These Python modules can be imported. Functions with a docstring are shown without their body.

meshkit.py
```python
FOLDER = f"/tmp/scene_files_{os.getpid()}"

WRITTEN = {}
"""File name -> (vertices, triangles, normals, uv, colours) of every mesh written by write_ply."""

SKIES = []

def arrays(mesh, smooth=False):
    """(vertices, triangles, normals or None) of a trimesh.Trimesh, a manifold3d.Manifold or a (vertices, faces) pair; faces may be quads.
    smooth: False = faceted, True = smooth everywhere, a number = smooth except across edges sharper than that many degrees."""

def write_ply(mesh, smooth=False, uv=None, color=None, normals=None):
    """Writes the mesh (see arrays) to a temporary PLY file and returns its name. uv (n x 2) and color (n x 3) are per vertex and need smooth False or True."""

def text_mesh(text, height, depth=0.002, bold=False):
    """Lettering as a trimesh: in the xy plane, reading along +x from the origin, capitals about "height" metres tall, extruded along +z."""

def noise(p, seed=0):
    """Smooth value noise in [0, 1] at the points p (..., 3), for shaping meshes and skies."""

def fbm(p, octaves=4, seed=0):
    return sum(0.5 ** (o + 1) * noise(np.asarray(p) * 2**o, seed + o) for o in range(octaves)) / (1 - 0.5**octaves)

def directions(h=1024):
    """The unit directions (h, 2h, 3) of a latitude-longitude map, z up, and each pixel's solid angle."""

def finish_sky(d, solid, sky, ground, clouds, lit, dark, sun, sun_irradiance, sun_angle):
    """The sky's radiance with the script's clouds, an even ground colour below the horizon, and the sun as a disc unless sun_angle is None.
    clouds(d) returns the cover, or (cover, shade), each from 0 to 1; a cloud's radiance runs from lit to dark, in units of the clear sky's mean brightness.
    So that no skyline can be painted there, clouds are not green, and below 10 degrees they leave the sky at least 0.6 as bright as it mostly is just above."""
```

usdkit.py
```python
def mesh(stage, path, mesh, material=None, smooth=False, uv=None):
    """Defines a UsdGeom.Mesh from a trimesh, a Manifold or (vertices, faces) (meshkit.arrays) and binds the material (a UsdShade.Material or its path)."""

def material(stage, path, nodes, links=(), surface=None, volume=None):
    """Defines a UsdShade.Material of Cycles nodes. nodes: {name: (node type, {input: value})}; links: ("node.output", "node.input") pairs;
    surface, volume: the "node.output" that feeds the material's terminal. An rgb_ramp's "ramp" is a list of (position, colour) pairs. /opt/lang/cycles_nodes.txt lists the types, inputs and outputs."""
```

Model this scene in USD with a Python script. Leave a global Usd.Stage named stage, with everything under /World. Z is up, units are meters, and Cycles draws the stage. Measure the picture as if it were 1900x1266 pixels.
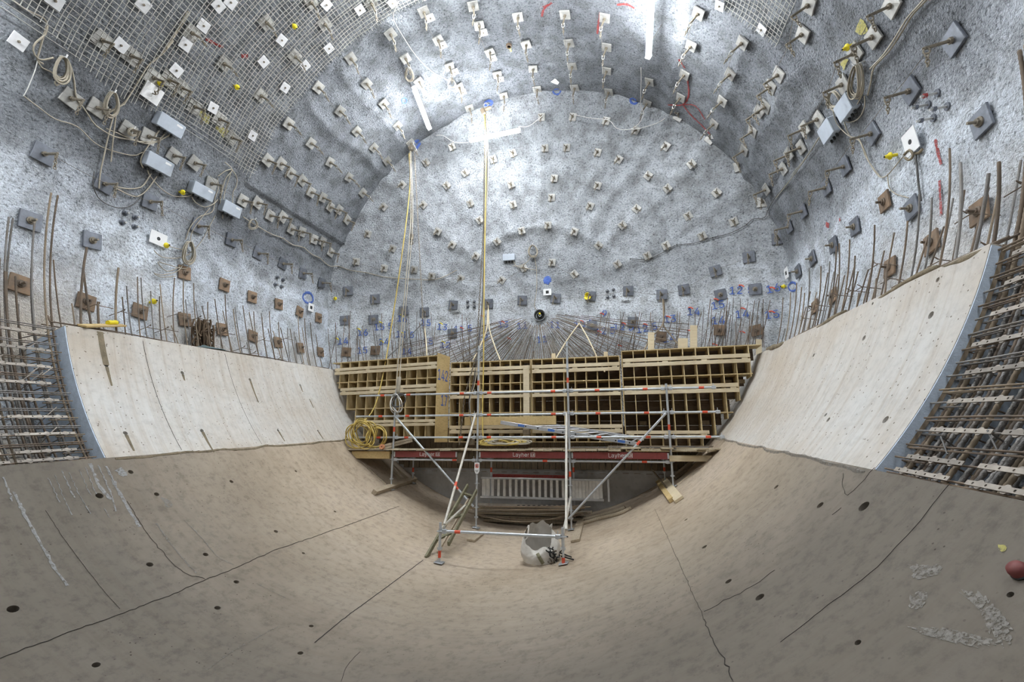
import math, random
import numpy as np, trimesh, manifold3d
import usdkit, meshkit
from shapely.geometry import Polygon, Point
from pxr import Usd, UsdGeom, UsdShade, Gf, Sdf

stage = Usd.Stage.CreateInMemory()
UsdGeom.SetStageUpAxis(stage, UsdGeom.Tokens.z)
UsdGeom.SetStageMetersPerUnit(stage, 1.0)
world = UsdGeom.Xform.Define(stage, '/World')
stage.SetDefaultPrim(world.GetPrim())
UsdGeom.Scope.Define(stage, '/World/Looks')
rng = random.Random(7)
nrg = np.random.default_rng(7)

# ------------------------------------------------------------------ camera, light levels
F_, YAW, TILT, A = 860.0, 0.2338, 0.2135, 0.0471          # focal length (px of 1900), camera yaw and tilt, slope of the tunnel
EXPOSURE = 2.58
LAMP_POWER = 60.0                                           # emission of all tube lamps, seen and added
LAMP_COLOR = (0.93, 0.97, 1.0)
cyw, syw, ctl, stl = math.cos(YAW), math.sin(YAW), math.cos(TILT), math.sin(TILT)
_f = np.array([-syw, cyw, 0.0]); RT = np.array([cyw, syw, 0.0])
FW = _f * ctl + np.array([0, 0, stl]); UP = -_f * stl + np.array([0, 0, ctl])
cam = UsdGeom.Camera.Define(stage, '/World/camera')
cam.CreateHorizontalApertureAttr(36.0)
cam.CreateVerticalApertureAttr(36.0 * 1266 / 1900)
cam.CreateFocalLengthAttr(36.0 * F_ / 1900)
cam.CreateClippingRangeAttr(Gf.Vec2f(0.05, 200))
cam.CreateExposureAttr(EXPOSURE)
M = Gf.Matrix4d(*RT, 0, *UP, 0, *(-FW), 0, 0, 0, 0, 1)
cam.AddTransformOp().Set(M)

# ------------------------------------------------------------------ geometry of the cavern (tunnel frame: x, s along the axis, h)
T = np.array([[1, 0, 0], [0, math.cos(A), math.sin(A)], [0, -math.sin(A), math.cos(A)]])
CX, CH, R1, R2, SEND, DOME = -2.33, 3.3, 5.7, 6.5, 12.4, 1.25
def W(p): return np.asarray(p, float) @ T                    # tunnel -> world
def TU(p): return np.asarray(p, float) @ T.T                 # world -> tunnel
def ray(px, py):
    d = FW + (px - 950) / F_ * RT - (py - 633) / F_ * UP
    return d / np.linalg.norm(d)
def pY(px, py, Y):
    d = ray(px, py); return d * Y / d[1]
def pol(th, s, R):                                           # degrees from straight up, clockwise seen from the camera
    t = np.radians(th); th, s, R = np.broadcast_arrays(t, s, R)
    return np.stack([CX + R * np.sin(th), s * np.ones_like(th), CH + R * np.cos(th)], -1)
def wp(th, s, R): return W(pol(th, s, R))
def cyl_hit(px, py, R):
    d = T @ ray(px, py); a = d[0]**2 + d[2]**2; b = -2 * (d[0] * CX + d[2] * CH); c = CX * CX + CH * CH - R * R
    return d * (-b + math.sqrt(b * b - 4 * a * c)) / (2 * a)
def dome_s(x, h): return SEND + DOME * (1 - ((x - CX)**2 + (h - CH)**2) / R2**2)
def hit(px, py, off=0.0):
    """The point of the sprayed-concrete shell seen at a pixel of the photograph: world point, inward normal, zone."""
    d = T @ ray(px, py); p = cyl_hit(px, py, R2)
    if p[1] < SEND:
        n = np.array([CX - p[0], 0, CH - p[2]]); n /= np.linalg.norm(n); z = 'vault'
        th = math.degrees(math.atan2(p[0] - CX, p[2] - CH))
        p = pol(th, p[1], R2 - vault_disp(np.array(th), np.array(p[1])))
    else:
        t = SEND / d[1]
        for _ in range(40):
            q = d * t; t = dome_s(q[0], q[2]) / d[1]
        p = d * t; k = 2 * DOME / R2**2
        n = np.array([-k * (p[0] - CX), -1, -k * (p[2] - CH)]); n /= np.linalg.norm(n); z = 'end'
        p = p + np.array([0, -1, 0]) * end_disp(p[0], p[2])
    return W(p + n * off), W(n), z
def floor_hit(px, py, off=0.0):
    p = cyl_hit(px, py, R1); n = np.array([CX - p[0], 0, CH - p[2]]); n /= np.linalg.norm(n)
    return W(p + n * off), W(n)
def vault_disp(th, s):
    """Relief of the sprayed concrete, metres towards the room."""
    arc = np.radians(th) * R2
    p = np.stack([arc, s, np.zeros_like(arc + s)], -1)
    d = 0.06 * (meshkit.fbm(p * 0.55, 3, 3) - 0.5) + 0.045 * (meshkit.fbm(p * 2.4, 4, 9) - 0.5)
    w = arc + 0.5 * (meshkit.noise(p * np.array([0.25, 1.1, 1]), 5) - 0.5)
    rib = 0
    for c, g in ((-36, .07), (-46.5, .09), (-62, .035), (-70, .025), (-24, .04), (-8, .03), (14, .03), (30, .05), (39, .09), (52, .07), (63, .08), (74, .05), (88, .04), (-84, .04)):
        u = (w - np.radians(c) * R2) / 0.32
        rib = rib + g * np.clip(1 - np.abs(u), 0, 1)**1.2 * np.clip((s - 8.2) / 0.6, 0, 1)
    edge = 0.06 * np.clip((s - 8.45 + 0.25 * (meshkit.noise(p * 1.3, 8) - .5)) / 0.12, 0, 1) * (np.abs(th) < 70)
    band = 0.05 * np.clip((np.abs(th) - 86 - 2 * meshkit.noise(p * 0.8, 4)) / 2, 0, 1)
    return d + rib * 0.8 + edge + band
def end_disp(x, h):
    p = np.stack([x, h, np.zeros_like(x + h)], -1)
    r = np.hypot(x - CX, h - CH); a = np.degrees(np.arctan2(x - CX, h - CH))
    d = 0.07 * (meshkit.fbm(p * 0.6, 3, 21) - 0.5) + 0.05 * (meshkit.fbm(p * 2.6, 4, 22) - 0.5)
    aw = a + 5 * (meshkit.noise(p * 0.8, 23) - .5)
    for c, g in ((-68, .06), (-48, .07), (-33, .05), (-19, .06), (-6, .07), (3, .06), (13, .05), (24, .06), (37, .08), (50, .07), (66, .06)):
        u = (aw - c) * np.pi / 180 * r / 0.28
        d = d + g * np.clip(1 - np.abs(u), 0, 1) * np.clip((r - 2.2) / .6, 0, 1)
    rw = r + 0.25 * (meshkit.noise(p * 1.1, 25) - .5)
    d = d + 0.07 * np.clip(1 - np.abs(rw - 2.6) / .25, 0, 1) * (h > CH) + 0.06 * np.clip((1.1 + 0.03 * (x - CX)**2 - (h - CH) + .3 * (meshkit.noise(p * .9, 28) - .5)) / 0.25, 0, 1)
    return d

# ------------------------------------------------------------------ materials
def mat(name, nodes, links, surface='p.BSDF'):
    return usdkit.material(stage, '/World/Looks/' + name, nodes, links, surface)
def plain(name, col, rough=0.6, metal=0.0, var=0.25, scale=14.0, bump=0.0, bscale=60.0, rand=0.0, col2=None):
    c2 = col2 or tuple(c * (1 - var) for c in col)
    nodes = {'g': ('texture_coordinate', {}), 'n': ('noise_texture', {'scale': scale, 'detail': 4.0, 'roughness': 0.6}),
             'r': ('rgb_ramp', {'ramp': [(0.3, c2), (0.7, col)]}), 'p': ('principled_bsdf', {'roughness': rough, 'metallic': metal})}
    links = [('g.object', 'n.vector'), ('n.fac', 'r.fac')]
    out = 'r.color'
    if rand:
        nodes['o'] = ('object_info', {}); nodes['mr'] = ('map_range', {'to_min': 1 - rand, 'to_max': 1 + rand * .5})
        nodes['h'] = ('hsv', {}); links += [('o.random', 'mr.value'), ('mr.result', 'h.value'), (out, 'h.color')]; out = 'h.color'
    links.append((out, 'p.base_color'))
    if bump:
        nodes['bn'] = ('noise_texture', {'scale': bscale, 'detail': 3.0}); nodes['b'] = ('bump', {'strength': bump, 'distance': 0.01})
        links += [('g.object', 'bn.vector'), ('bn.fac', 'b.height'), ('b.normal', 'p.normal')]
    return mat(name, nodes, links)
def wood(name, light, dark, stretch=(1, 1, 1), rough=0.75, rand=0.12):
    nodes = {'g': ('geometry', {}), 'm': ('mapping', {'scale': stretch}), 'n': ('noise_texture', {'scale': 6.0, 'detail': 5.0, 'roughness': 0.65, 'distortion': 0.6}),
             'r': ('rgb_ramp', {'ramp': [(0.28, dark), (0.5, light), (0.75, tuple(c * 1.08 for c in light))]}), 'o': ('geometry', {}),
             'mr': ('map_range', {'to_min': 1 - rand * 1.6, 'to_max': 1 + rand}), 'h': ('hsv', {}),
             'n2': ('noise_texture', {'scale': 1.7, 'detail': 2.0}), 'mx': ('mix_color', {'blend_type': 'multiply', 'fac': 0.5}),
             'r2': ('rgb_ramp', {'ramp': [(0.3, (0.62, 0.56, 0.48)), (0.6, (1, 1, 1))]}),
             'p': ('principled_bsdf', {'roughness': rough})}
    links = [('g.position', 'm.vector'), ('m.vector', 'n.vector'), ('n.fac', 'r.fac'), ('g.position', 'n2.vector'), ('n2.fac', 'r2.fac'),
             ('r.color', 'mx.a'), ('r2.color', 'mx.b'), ('o.random_per_island', 'mr.value'), ('mr.result', 'h.value'), ('mx.result', 'h.color'), ('h.color', 'p.base_color')]
    return mat(name, nodes, links)

UPPER = {'sprayed_concrete': 0.345, 'sprayed_concrete_end': 0.60}    # tone factor high on the shell, above the pale lower band
def shotcrete(name, pale, dark, seed):
    """Grey sprayed concrete: broad tone patches, grain, sandy dust low on the walls, pebbly relief."""
    n = {'g': ('geometry', {}), 'mp': ('mapping', {'location': (seed, 0, 0)}),
         'n1': ('noise_texture', {'scale': 0.55, 'detail': 5.0, 'roughness': 0.62}), 'r1': ('rgb_ramp', {'ramp': [(0.34, dark), (0.5, tuple((a + b) / 2 for a, b in zip(pale, dark))), (0.66, pale)]}),
         'n2': ('noise_texture', {'scale': 22.0, 'detail': 5.0, 'roughness': 0.7}), 'r2': ('rgb_ramp', {'ramp': [(0.35, (0.30, 0.31, 0.32)), (0.455, (0.93, 0.93, 0.94)), (0.68, (1.28, 1.28, 1.28))]}),
         'mx': ('mix_color', {'blend_type': 'multiply', 'fac': 0.9, 'use_clamp_result': False}),
         'n5': ('noise_texture', {'scale': 2.6, 'detail': 4.0}), 'r5': ('rgb_ramp', {'ramp': [(0.36, (0.62, 0.61, 0.59)), (0.58, (1.06, 1.06, 1.06))]}),
         'mx5': ('mix_color', {'blend_type': 'multiply', 'fac': 0.8, 'use_clamp_result': False}),
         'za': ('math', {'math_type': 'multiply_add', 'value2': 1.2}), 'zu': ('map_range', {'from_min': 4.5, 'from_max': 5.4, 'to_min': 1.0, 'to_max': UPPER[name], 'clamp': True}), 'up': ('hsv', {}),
         'sp': ('separate_xyz', {}), 'n3': ('noise_texture', {'scale': 0.7, 'detail': 4.0}),
         'zm': ('math', {'math_type': 'multiply_add', 'value2': 2.2}), 'zr': ('map_range', {'from_min': 4.2, 'from_max': 2.5, 'to_min': 0.0, 'to_max': 1.0, 'clamp': True}),
         'n4': ('noise_texture', {'scale': 0.9, 'detail': 4.0}), 'r4': ('rgb_ramp', {'ramp': [(0.38, (0, 0, 0)), (0.55, (1, 1, 1))]}),
         'dm': ('math', {'math_type': 'multiply'}), 'dm2': ('math', {'math_type': 'multiply', 'value2': 0.9}),
         'dust': ('mix_color', {'blend_type': 'mix', 'b': tuple(c * k for c, k in zip(pale, (0.80, 0.665, 0.52)))}),
         'bn': ('noise_texture', {'scale': 26.0, 'detail': 3.0, 'roughness': 0.7}), 'b': ('bump', {'strength': 1.0, 'distance': 0.05}),
         'bn2': ('noise_texture', {'scale': 4.0, 'detail': 4.0}), 'b2': ('bump', {'strength': 0.35, 'distance': 0.06}),
         'p': ('principled_bsdf', {'roughness': 0.9, 'specular_ior_level': 0.25})}
    l = [('g.position', 'mp.vector'), ('mp.vector', 'n1.vector'), ('n1.fac', 'r1.fac'), ('mp.vector', 'n2.vector'), ('n2.fac', 'r2.fac'), ('r1.color', 'mx.a'), ('r2.color', 'mx.b'),
         ('mp.vector', 'n5.vector'), ('n5.fac', 'r5.fac'), ('mx.result', 'mx5.a'), ('r5.color', 'mx5.b'),
         ('g.position', 'sp.vector'), ('g.position', 'n3.vector'), ('n3.fac', 'zm.value1'), ('sp.z', 'zm.value3'), ('zm.value', 'zr.value'),
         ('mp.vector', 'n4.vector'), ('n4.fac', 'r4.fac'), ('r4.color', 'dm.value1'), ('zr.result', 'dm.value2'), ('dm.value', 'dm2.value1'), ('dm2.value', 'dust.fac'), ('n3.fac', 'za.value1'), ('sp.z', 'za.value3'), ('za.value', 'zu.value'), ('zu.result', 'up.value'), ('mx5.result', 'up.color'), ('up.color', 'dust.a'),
         ('dust.result', 'p.base_color'), ('mp.vector', 'bn2.vector'), ('bn2.fac', 'b2.height'), ('mp.vector', 'bn.vector'), ('bn.fac', 'b.height'), ('b2.normal', 'b.normal'), ('b.normal', 'p.normal')]
    return mat(name, n, l)

def cast(name, c1, c2, c3, streak, pit, near=None, mask=(0.45, 0.6), grime=0.8):
    """Formed concrete: tone patches, run-off streaks down the curve, air-void pits; 'near' is the colour of the nearer pour, with falloff of light painted in."""
    n = {'g': ('geometry', {}), 'n1': ('noise_texture', {'scale': 0.6, 'detail': 5.0, 'roughness': 0.6}), 'r1': ('rgb_ramp', {'ramp': [(0.32, c1), (0.5, c2), (0.7, c3)]}),
         'm': ('mapping', {'scale': (0.35, 7.0, 0.35)}), 'n2': ('noise_texture', {'scale': 1.6, 'detail': 5.0, 'roughness': 0.7}), 'r2': ('rgb_ramp', {'ramp': [(0.36, streak), (0.52, (1, 1, 1)), (0.7, (1.07, 1.07, 1.06))]}),
         'mx': ('mix_color', {'blend_type': 'multiply', 'fac': 0.38, 'use_clamp_result': False}),
         'v': ('voronoi_texture', {'scale': 13.0}), 'r3': ('rgb_ramp', {'ramp': [(0.0, (0.25, 0.22, 0.19)), (pit, (0.35, 0.31, 0.27)), (pit + 0.05, (1, 1, 1))]}),
         'nv': ('noise_texture', {'scale': 1.1, 'detail': 3.0}), 'rv': ('rgb_ramp', {'ramp': [(mask[0], (0, 0, 0)), (mask[1], (1, 1, 1))]}),
         'mx2': ('mix_color', {'blend_type': 'multiply', 'use_clamp_result': False}),
         'n4': ('noise_texture', {'scale': 9.0, 'detail': 5.0, 'roughness': 0.7}), 'r4': ('rgb_ramp', {'ramp': [(0.32, (grime, grime, grime)), (0.5, (1.0, 1.0, 1.0)), (0.7, (1.08, 1.08, 1.08))]}),
         'mx3': ('mix_color', {'blend_type': 'multiply', 'fac': 0.7, 'use_clamp_result': False}),
         'b': ('bump', {'strength': 0.25, 'distance': 0.01}), 'p': ('principled_bsdf', {'roughness': 0.72, 'specular_ior_level': 0.3})}
    l = [('g.position', 'n1.vector'), ('n1.fac', 'r1.fac'), ('g.position', 'm.vector'), ('m.vector', 'n2.vector'), ('n2.fac', 'r2.fac')]
    base = 'r1.color'
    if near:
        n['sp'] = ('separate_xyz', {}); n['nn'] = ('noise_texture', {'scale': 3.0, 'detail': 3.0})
        n['ad'] = ('math', {'math_type': 'multiply_add', 'value2': 0.9}); n['st'] = ('map_range', {'from_min': 4.7, 'from_max': 8.6, 'to_min': 0.88, 'to_max': 0.0, 'clamp': True})  # darkens gradually towards the camera: nearer pour plus painted light falloff
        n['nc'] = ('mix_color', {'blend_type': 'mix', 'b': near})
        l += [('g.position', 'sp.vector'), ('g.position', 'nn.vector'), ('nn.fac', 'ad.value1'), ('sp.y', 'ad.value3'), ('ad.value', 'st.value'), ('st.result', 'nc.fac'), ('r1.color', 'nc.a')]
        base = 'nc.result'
    l += [(base, 'mx.a'), ('r2.color', 'mx.b'), ('g.position', 'v.vector'), ('v.distance', 'r3.fac'), ('g.position', 'nv.vector'), ('nv.fac', 'rv.fac'), ('rv.color', 'mx2.fac'),
          ('mx.result', 'mx2.a'), ('r3.color', 'mx2.b'), ('g.position', 'n4.vector'), ('n4.fac', 'r4.fac'), ('mx2.result', 'mx3.a'), ('r4.color', 'mx3.b'), ('mx3.result', 'p.base_color'),
          ('n4.fac', 'b.height'), ('b.normal', 'p.normal')]
    return mat(name, n, l)

def spray(name, col, cover):
    n = {'g': ('geometry', {}), 'n': ('noise_texture', {'scale': 30.0, 'detail': 5.0, 'roughness': 0.7}), 'r': ('rgb_ramp', {'ramp': [(0.35, tuple(c * .7 for c in col)), (0.65, col)]}),
         'a': ('rgb_ramp', {'ramp': [(cover, (0, 0, 0)), (cover + .14, (0.9, 0.9, 0.9))]}), 'n2': ('noise_texture', {'scale': 38.0, 'detail': 5.0, 'roughness': 0.75}), 'p': ('principled_bsdf', {'roughness': 0.85})}
    return mat(name, n, [('g.position', 'n.vector'), ('n.fac', 'r.fac'), ('r.color', 'p.base_color'), ('g.position', 'n2.vector'), ('n2.fac', 'a.fac'), ('a.color', 'p.alpha')])
MT = {
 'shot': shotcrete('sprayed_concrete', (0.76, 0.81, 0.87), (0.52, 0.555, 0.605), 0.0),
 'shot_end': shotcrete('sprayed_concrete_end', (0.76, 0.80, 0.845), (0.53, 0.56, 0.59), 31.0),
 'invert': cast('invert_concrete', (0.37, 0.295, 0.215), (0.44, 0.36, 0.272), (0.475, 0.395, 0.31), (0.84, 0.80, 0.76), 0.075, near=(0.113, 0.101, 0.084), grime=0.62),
 'bench': cast('bench_concrete', (0.49, 0.43, 0.355), (0.56, 0.525, 0.475), (0.605, 0.595, 0.57), (0.68, 0.58, 0.47), 0.095, mask=(0.25, 0.42)),
 'face': plain('joint_face_blue', (0.62, 0.72, 0.85), 0.7, var=0.2, bump=0.3),
 'back': plain('rear_concrete', (0.34, 0.33, 0.31), 0.9),
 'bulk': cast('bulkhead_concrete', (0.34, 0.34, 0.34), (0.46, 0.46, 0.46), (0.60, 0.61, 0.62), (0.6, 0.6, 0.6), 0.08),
 'hole': plain('hole_dark', (0.05, 0.05, 0.055), 0.8),
 'crack': plain('joint_dark', (0.045, 0.038, 0.032), 0.9),
 'plate': plain('plate_grey', (0.50, 0.49, 0.46), 0.45, 0.3, var=0.35, scale=9, rand=0.25),
 'plate_white': plain('plate_clean', (0.72, 0.72, 0.73), 0.4, 0.2, var=0.12, rand=0.1),
 'plate_dark': plain('plate_blue_steel', (0.21, 0.225, 0.26), 0.4, 0.5, var=0.35, rand=0.25),
 'plate_rust': plain('plate_rusty', (0.30, 0.20, 0.125), 0.8, 0.1, rand=0.2, col2=(0.16, 0.12, 0.09), scale=10),
 'rod': plain('rod_dusty', (0.30, 0.26, 0.20), 0.7, 0.3, var=0.5, scale=20),
 'steel': plain('bright_steel', (0.62, 0.61, 0.58), 0.35, 0.7),
 'wire': plain('wire_grey', (0.24, 0.22, 0.19), 0.6, 0.4),
 'netting': plain('mesh_wire', (0.50, 0.49, 0.45), 0.55, 0.3, scale=6, var=0.3),
 'rebar': plain('rebar_brown', (0.235, 0.17, 0.115), 0.75, 0.2, rand=0.35, col2=(0.13, 0.105, 0.085), scale=5),
 'rebar_grey': plain('rebar_grey', (0.26, 0.255, 0.25), 0.55, 0.4, rand=0.3, col2=(0.17, 0.145, 0.12), scale=4, bump=0.5, bscale=90),
 'rebar_tan': plain('rebar_dusty', (0.33, 0.26, 0.18), 0.8, 0.1, rand=0.25, col2=(0.2, 0.155, 0.11), scale=5),
 'strip': plain('spacer_strip', (0.40, 0.36, 0.31), 0.6, 0.3, rand=0.3, col2=(0.27, 0.235, 0.2), scale=8),
 'galv': plain('galvanised_tube', (0.60, 0.63, 0.66), 0.38, 0.55, var=0.18, scale=10),
 'galv_dusty': plain('galvanised_dusty', (0.60, 0.57, 0.50), 0.6, 0.15, var=0.22, scale=8),
 'alu': plain('aluminium', (0.66, 0.67, 0.69), 0.32, 0.7, var=0.15),
 'red_band': plain('red_band', (0.72, 0.10, 0.045), 0.5, var=0.1),
 'toe': plain('toe_board_red', (0.27, 0.055, 0.05), 0.55, var=0.2),
 'red': plain('red_paint', (0.42, 0.05, 0.055), 0.5),
 'knob_red': plain('rubber_red', (0.21, 0.05, 0.045), 0.6),
 'letter': plain('letter_white', (0.80, 0.78, 0.76), 0.6),
 'pine': wood('pine_boards', (0.86, 0.74, 0.52), (0.70, 0.56, 0.35), (1, 8, 8)),
 'ply': wood('plywood_yellow', (0.76, 0.60, 0.33), (0.55, 0.41, 0.20), (5, 5, 1)),
 'ply_face': wood('plywood_face', (0.74, 0.55, 0.26), (0.54, 0.38, 0.16), (6, 1, 6)),
 'skin': wood('form_skin_brown', (0.20, 0.145, 0.10), (0.10, 0.07, 0.05), (1, 1, 6)),
 'slat': plain('dusty_aluminium', (0.72, 0.69, 0.64), 0.5, 0.1, var=0.25, scale=9),
 'old': wood('old_boards', (0.54, 0.45, 0.33), (0.34, 0.27, 0.19), (8, 1, 8)),
 'deckwood': wood('deck_planks', (0.74, 0.64, 0.46), (0.54, 0.44, 0.30), (9, 1, 9), rand=0.22),
 'dark_wood': wood('dark_boards', (0.22, 0.17, 0.11), (0.11, 0.085, 0.055), (8, 8, 1)),
 'green_wood': wood('green_boards', (0.25, 0.235, 0.145), (0.13, 0.12, 0.075), (3, 3, 3)),
 'cable': plain('cable_sand', (0.47, 0.42, 0.33), 0.6, var=0.35, scale=5),
 'cable_dark': plain('cable_dark', (0.10, 0.095, 0.09), 0.5),
 'cable_white': plain('cable_white', (0.72, 0.71, 0.68), 0.5),
 'yellow_hose': plain('yellow_hose', (0.66, 0.49, 0.13), 0.5, var=0.35, scale=4),
 'yellow': plain('yellow_plastic', (0.85, 0.70, 0.02), 0.4, var=0.1),
 'box': plain('box_grey_blue', (0.47, 0.52, 0.59), 0.45, var=0.1),
 'chain': plain('chain_steel', (0.22, 0.19, 0.15), 0.5, 0.6),
 'black': plain('black_plastic', (0.02, 0.022, 0.022), 0.5),
 'white': plain('white_plastic', (0.82, 0.82, 0.82), 0.45, var=0.06),
 'blue_paint': spray('blue_paint', (0.085, 0.17, 0.56), 0.33),
 'red_paint': spray('red_paint', (0.42, 0.055, 0.05), 0.36),
 'yellow_paint': spray('yellow_paint', (0.55, 0.50, 0.16), 0.37),
 'white_paint': spray('white_paint', (0.36, 0.36, 0.355), 0.38),
 'pale_lime': spray('pale_lime', (0.29, 0.272, 0.243), 0.42),
 'cloth': plain('sack_cloth', (0.66, 0.63, 0.575), 0.9, var=0.15, scale=9, bump=0.4, bscale=120),
 'burlap': plain('burlap', (0.27, 0.22, 0.145), 0.95, var=0.45, scale=9, bump=0.8, bscale=60),
 'rag': plain('rag_brown', (0.155, 0.105, 0.065), 0.95, var=0.5, scale=12),
 'tarp': plain('tarp_green', (0.12, 0.175, 0.175), 0.55, var=0.4, scale=6),
 'orange': plain('orange_reel', (0.62, 0.27, 0.13), 0.6),
 'blue': plain('blue_sticker', (0.08, 0.20, 0.60), 0.5),
}
MT['lamp'] = mat('tube_light', {'e': ('emission', {'color': LAMP_COLOR, 'strength': LAMP_POWER})}, [], 'e.emission')

# ------------------------------------------------------------------ helpers
names, LOC = {}, {}
def numbered(parent, name):
    k = (parent, name); names[k] = names.get(k, 0) + 1
    return f'{parent}/{name}' if names[k] == 1 else f'{parent}/{name}_{names[k] - 1:03d}'
def tag(prim, label=None, cat=None, group=None, kind=None):
    for k, v in (('label', label), ('category', cat), ('group', group), ('kind', kind)):
        if v: prim.SetCustomDataByKey(k, v)
    return prim
def merge(ms):
    vs, fs, n = [], [], 0
    for m in ms:
        v, f = (m.vertices, m.faces) if hasattr(m, 'faces') else m
        vs.append(np.asarray(v, float)); fs.append(np.asarray(f, int) + n); n += len(v)
    return np.vstack(vs), np.vstack(fs)
def obj(name, mesh, material, parent=None, smooth=False, label=None):
    """One Mesh prim. mesh: (v, f) or a list of them in world coordinates; a thing's own frame is taken off."""
    if isinstance(mesh, list): mesh = merge(mesh)
    v, f = (mesh.vertices, mesh.faces) if hasattr(mesh, 'faces') else mesh
    pp = '/World' if parent is None else str(parent.GetPath())
    v = np.asarray(v, float) - LOC.get(pp, np.zeros(3))
    path = numbered(pp, name)
    LOC[path] = LOC.get(pp, np.zeros(3))
    m = usdkit.mesh(stage, path, (v, f), MT[material], smooth=smooth)
    if label: m.GetPrim().SetCustomDataByKey('label', label)
    return m.GetPrim()
def thing(name, label, cat, loc=(0, 0, 0), group=None, kind=None):
    path = numbered('/World', name)
    x = UsdGeom.Xform.Define(stage, path)
    x.AddTranslateOp().Set(Gf.Vec3d(*map(float, loc))); LOC[path] = np.asarray(loc, float)
    return tag(x.GetPrim(), label, cat, group, kind)
def frame_thing(name, label, cat, p, ax, ay, az, group=None, proto=None):
    """A thing with a rotated frame: its parts are built in local coordinates; or a copy of proto."""
    path = numbered('/World', name)
    x = UsdGeom.Xform.Define(stage, path)
    if proto is not None: x.GetPrim().GetReferences().AddInternalReference(proto.GetPath())
    m = Gf.Matrix4d(*map(float, ax), 0, *map(float, ay), 0, *map(float, az), 0, *map(float, p), 1)
    op = x.GetPrim().GetAttribute('xformOp:transform')
    if op: op.Set(m)
    else: x.AddTransformOp().Set(m)
    if proto is not None: x.GetPrim().SetInstanceable(True)
    return tag(x.GetPrim(), label, cat, group)
def unit(v): v = np.asarray(v, float); return v / max(np.linalg.norm(v), 1e-12)
def box(c, size, ax=None):
    """Box with slightly broken edges."""
    sx, sy, sz = np.asarray(size, float) / 2
    v = np.array([[x, y, z] for x in (-sx, sx) for y in (-sy, sy) for z in (-sz, sz)])
    f = np.array([[0, 1, 3], [0, 3, 2], [4, 6, 7], [4, 7, 5], [0, 4, 5], [0, 5, 1], [2, 3, 7], [2, 7, 6], [0, 2, 6], [0, 6, 4], [1, 5, 7], [1, 7, 3]])
    if ax is not None: v = v @ np.asarray(ax)
    return v + np.asarray(c, float), f
def bevel_box(c, size, b, ax=None):
    sx, sy, sz = np.asarray(size, float) / 2
    pts = []
    for x in (-1, 1):
        for y in (-1, 1):
            for z in (-1, 1):
                pts += [[x * (sx - b), y * sy - y * b, z * sz], [x * sx, y * (sy - b), z * (sz - b)], [x * (sx - b), y * sy, z * (sz - b)]]
    h = trimesh.convex.convex_hull(np.array(pts)); v = np.array(h.vertices)
    if ax is not None: v = v @ np.asarray(ax)
    return v + np.asarray(c, float), np.array(h.faces)
def beam(p0, p1, w, h, up=(0, 0, 1), b=0.0):
    """A board or timber from p0 to p1: w across, h along up."""
    p0, p1 = np.asarray(p0, float), np.asarray(p1, float); d = unit(p1 - p0)
    s = np.cross(d, up); s = unit(s) if np.linalg.norm(s) > 1e-6 else np.array([1.0, 0, 0]); u = np.cross(s, d)
    a = np.array([d, s, u]); L = np.linalg.norm(p1 - p0)
    return bevel_box((p0 + p1) / 2, (L, w, h), b, a) if b else box((p0 + p1) / 2, (L, w, h), a)
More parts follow.
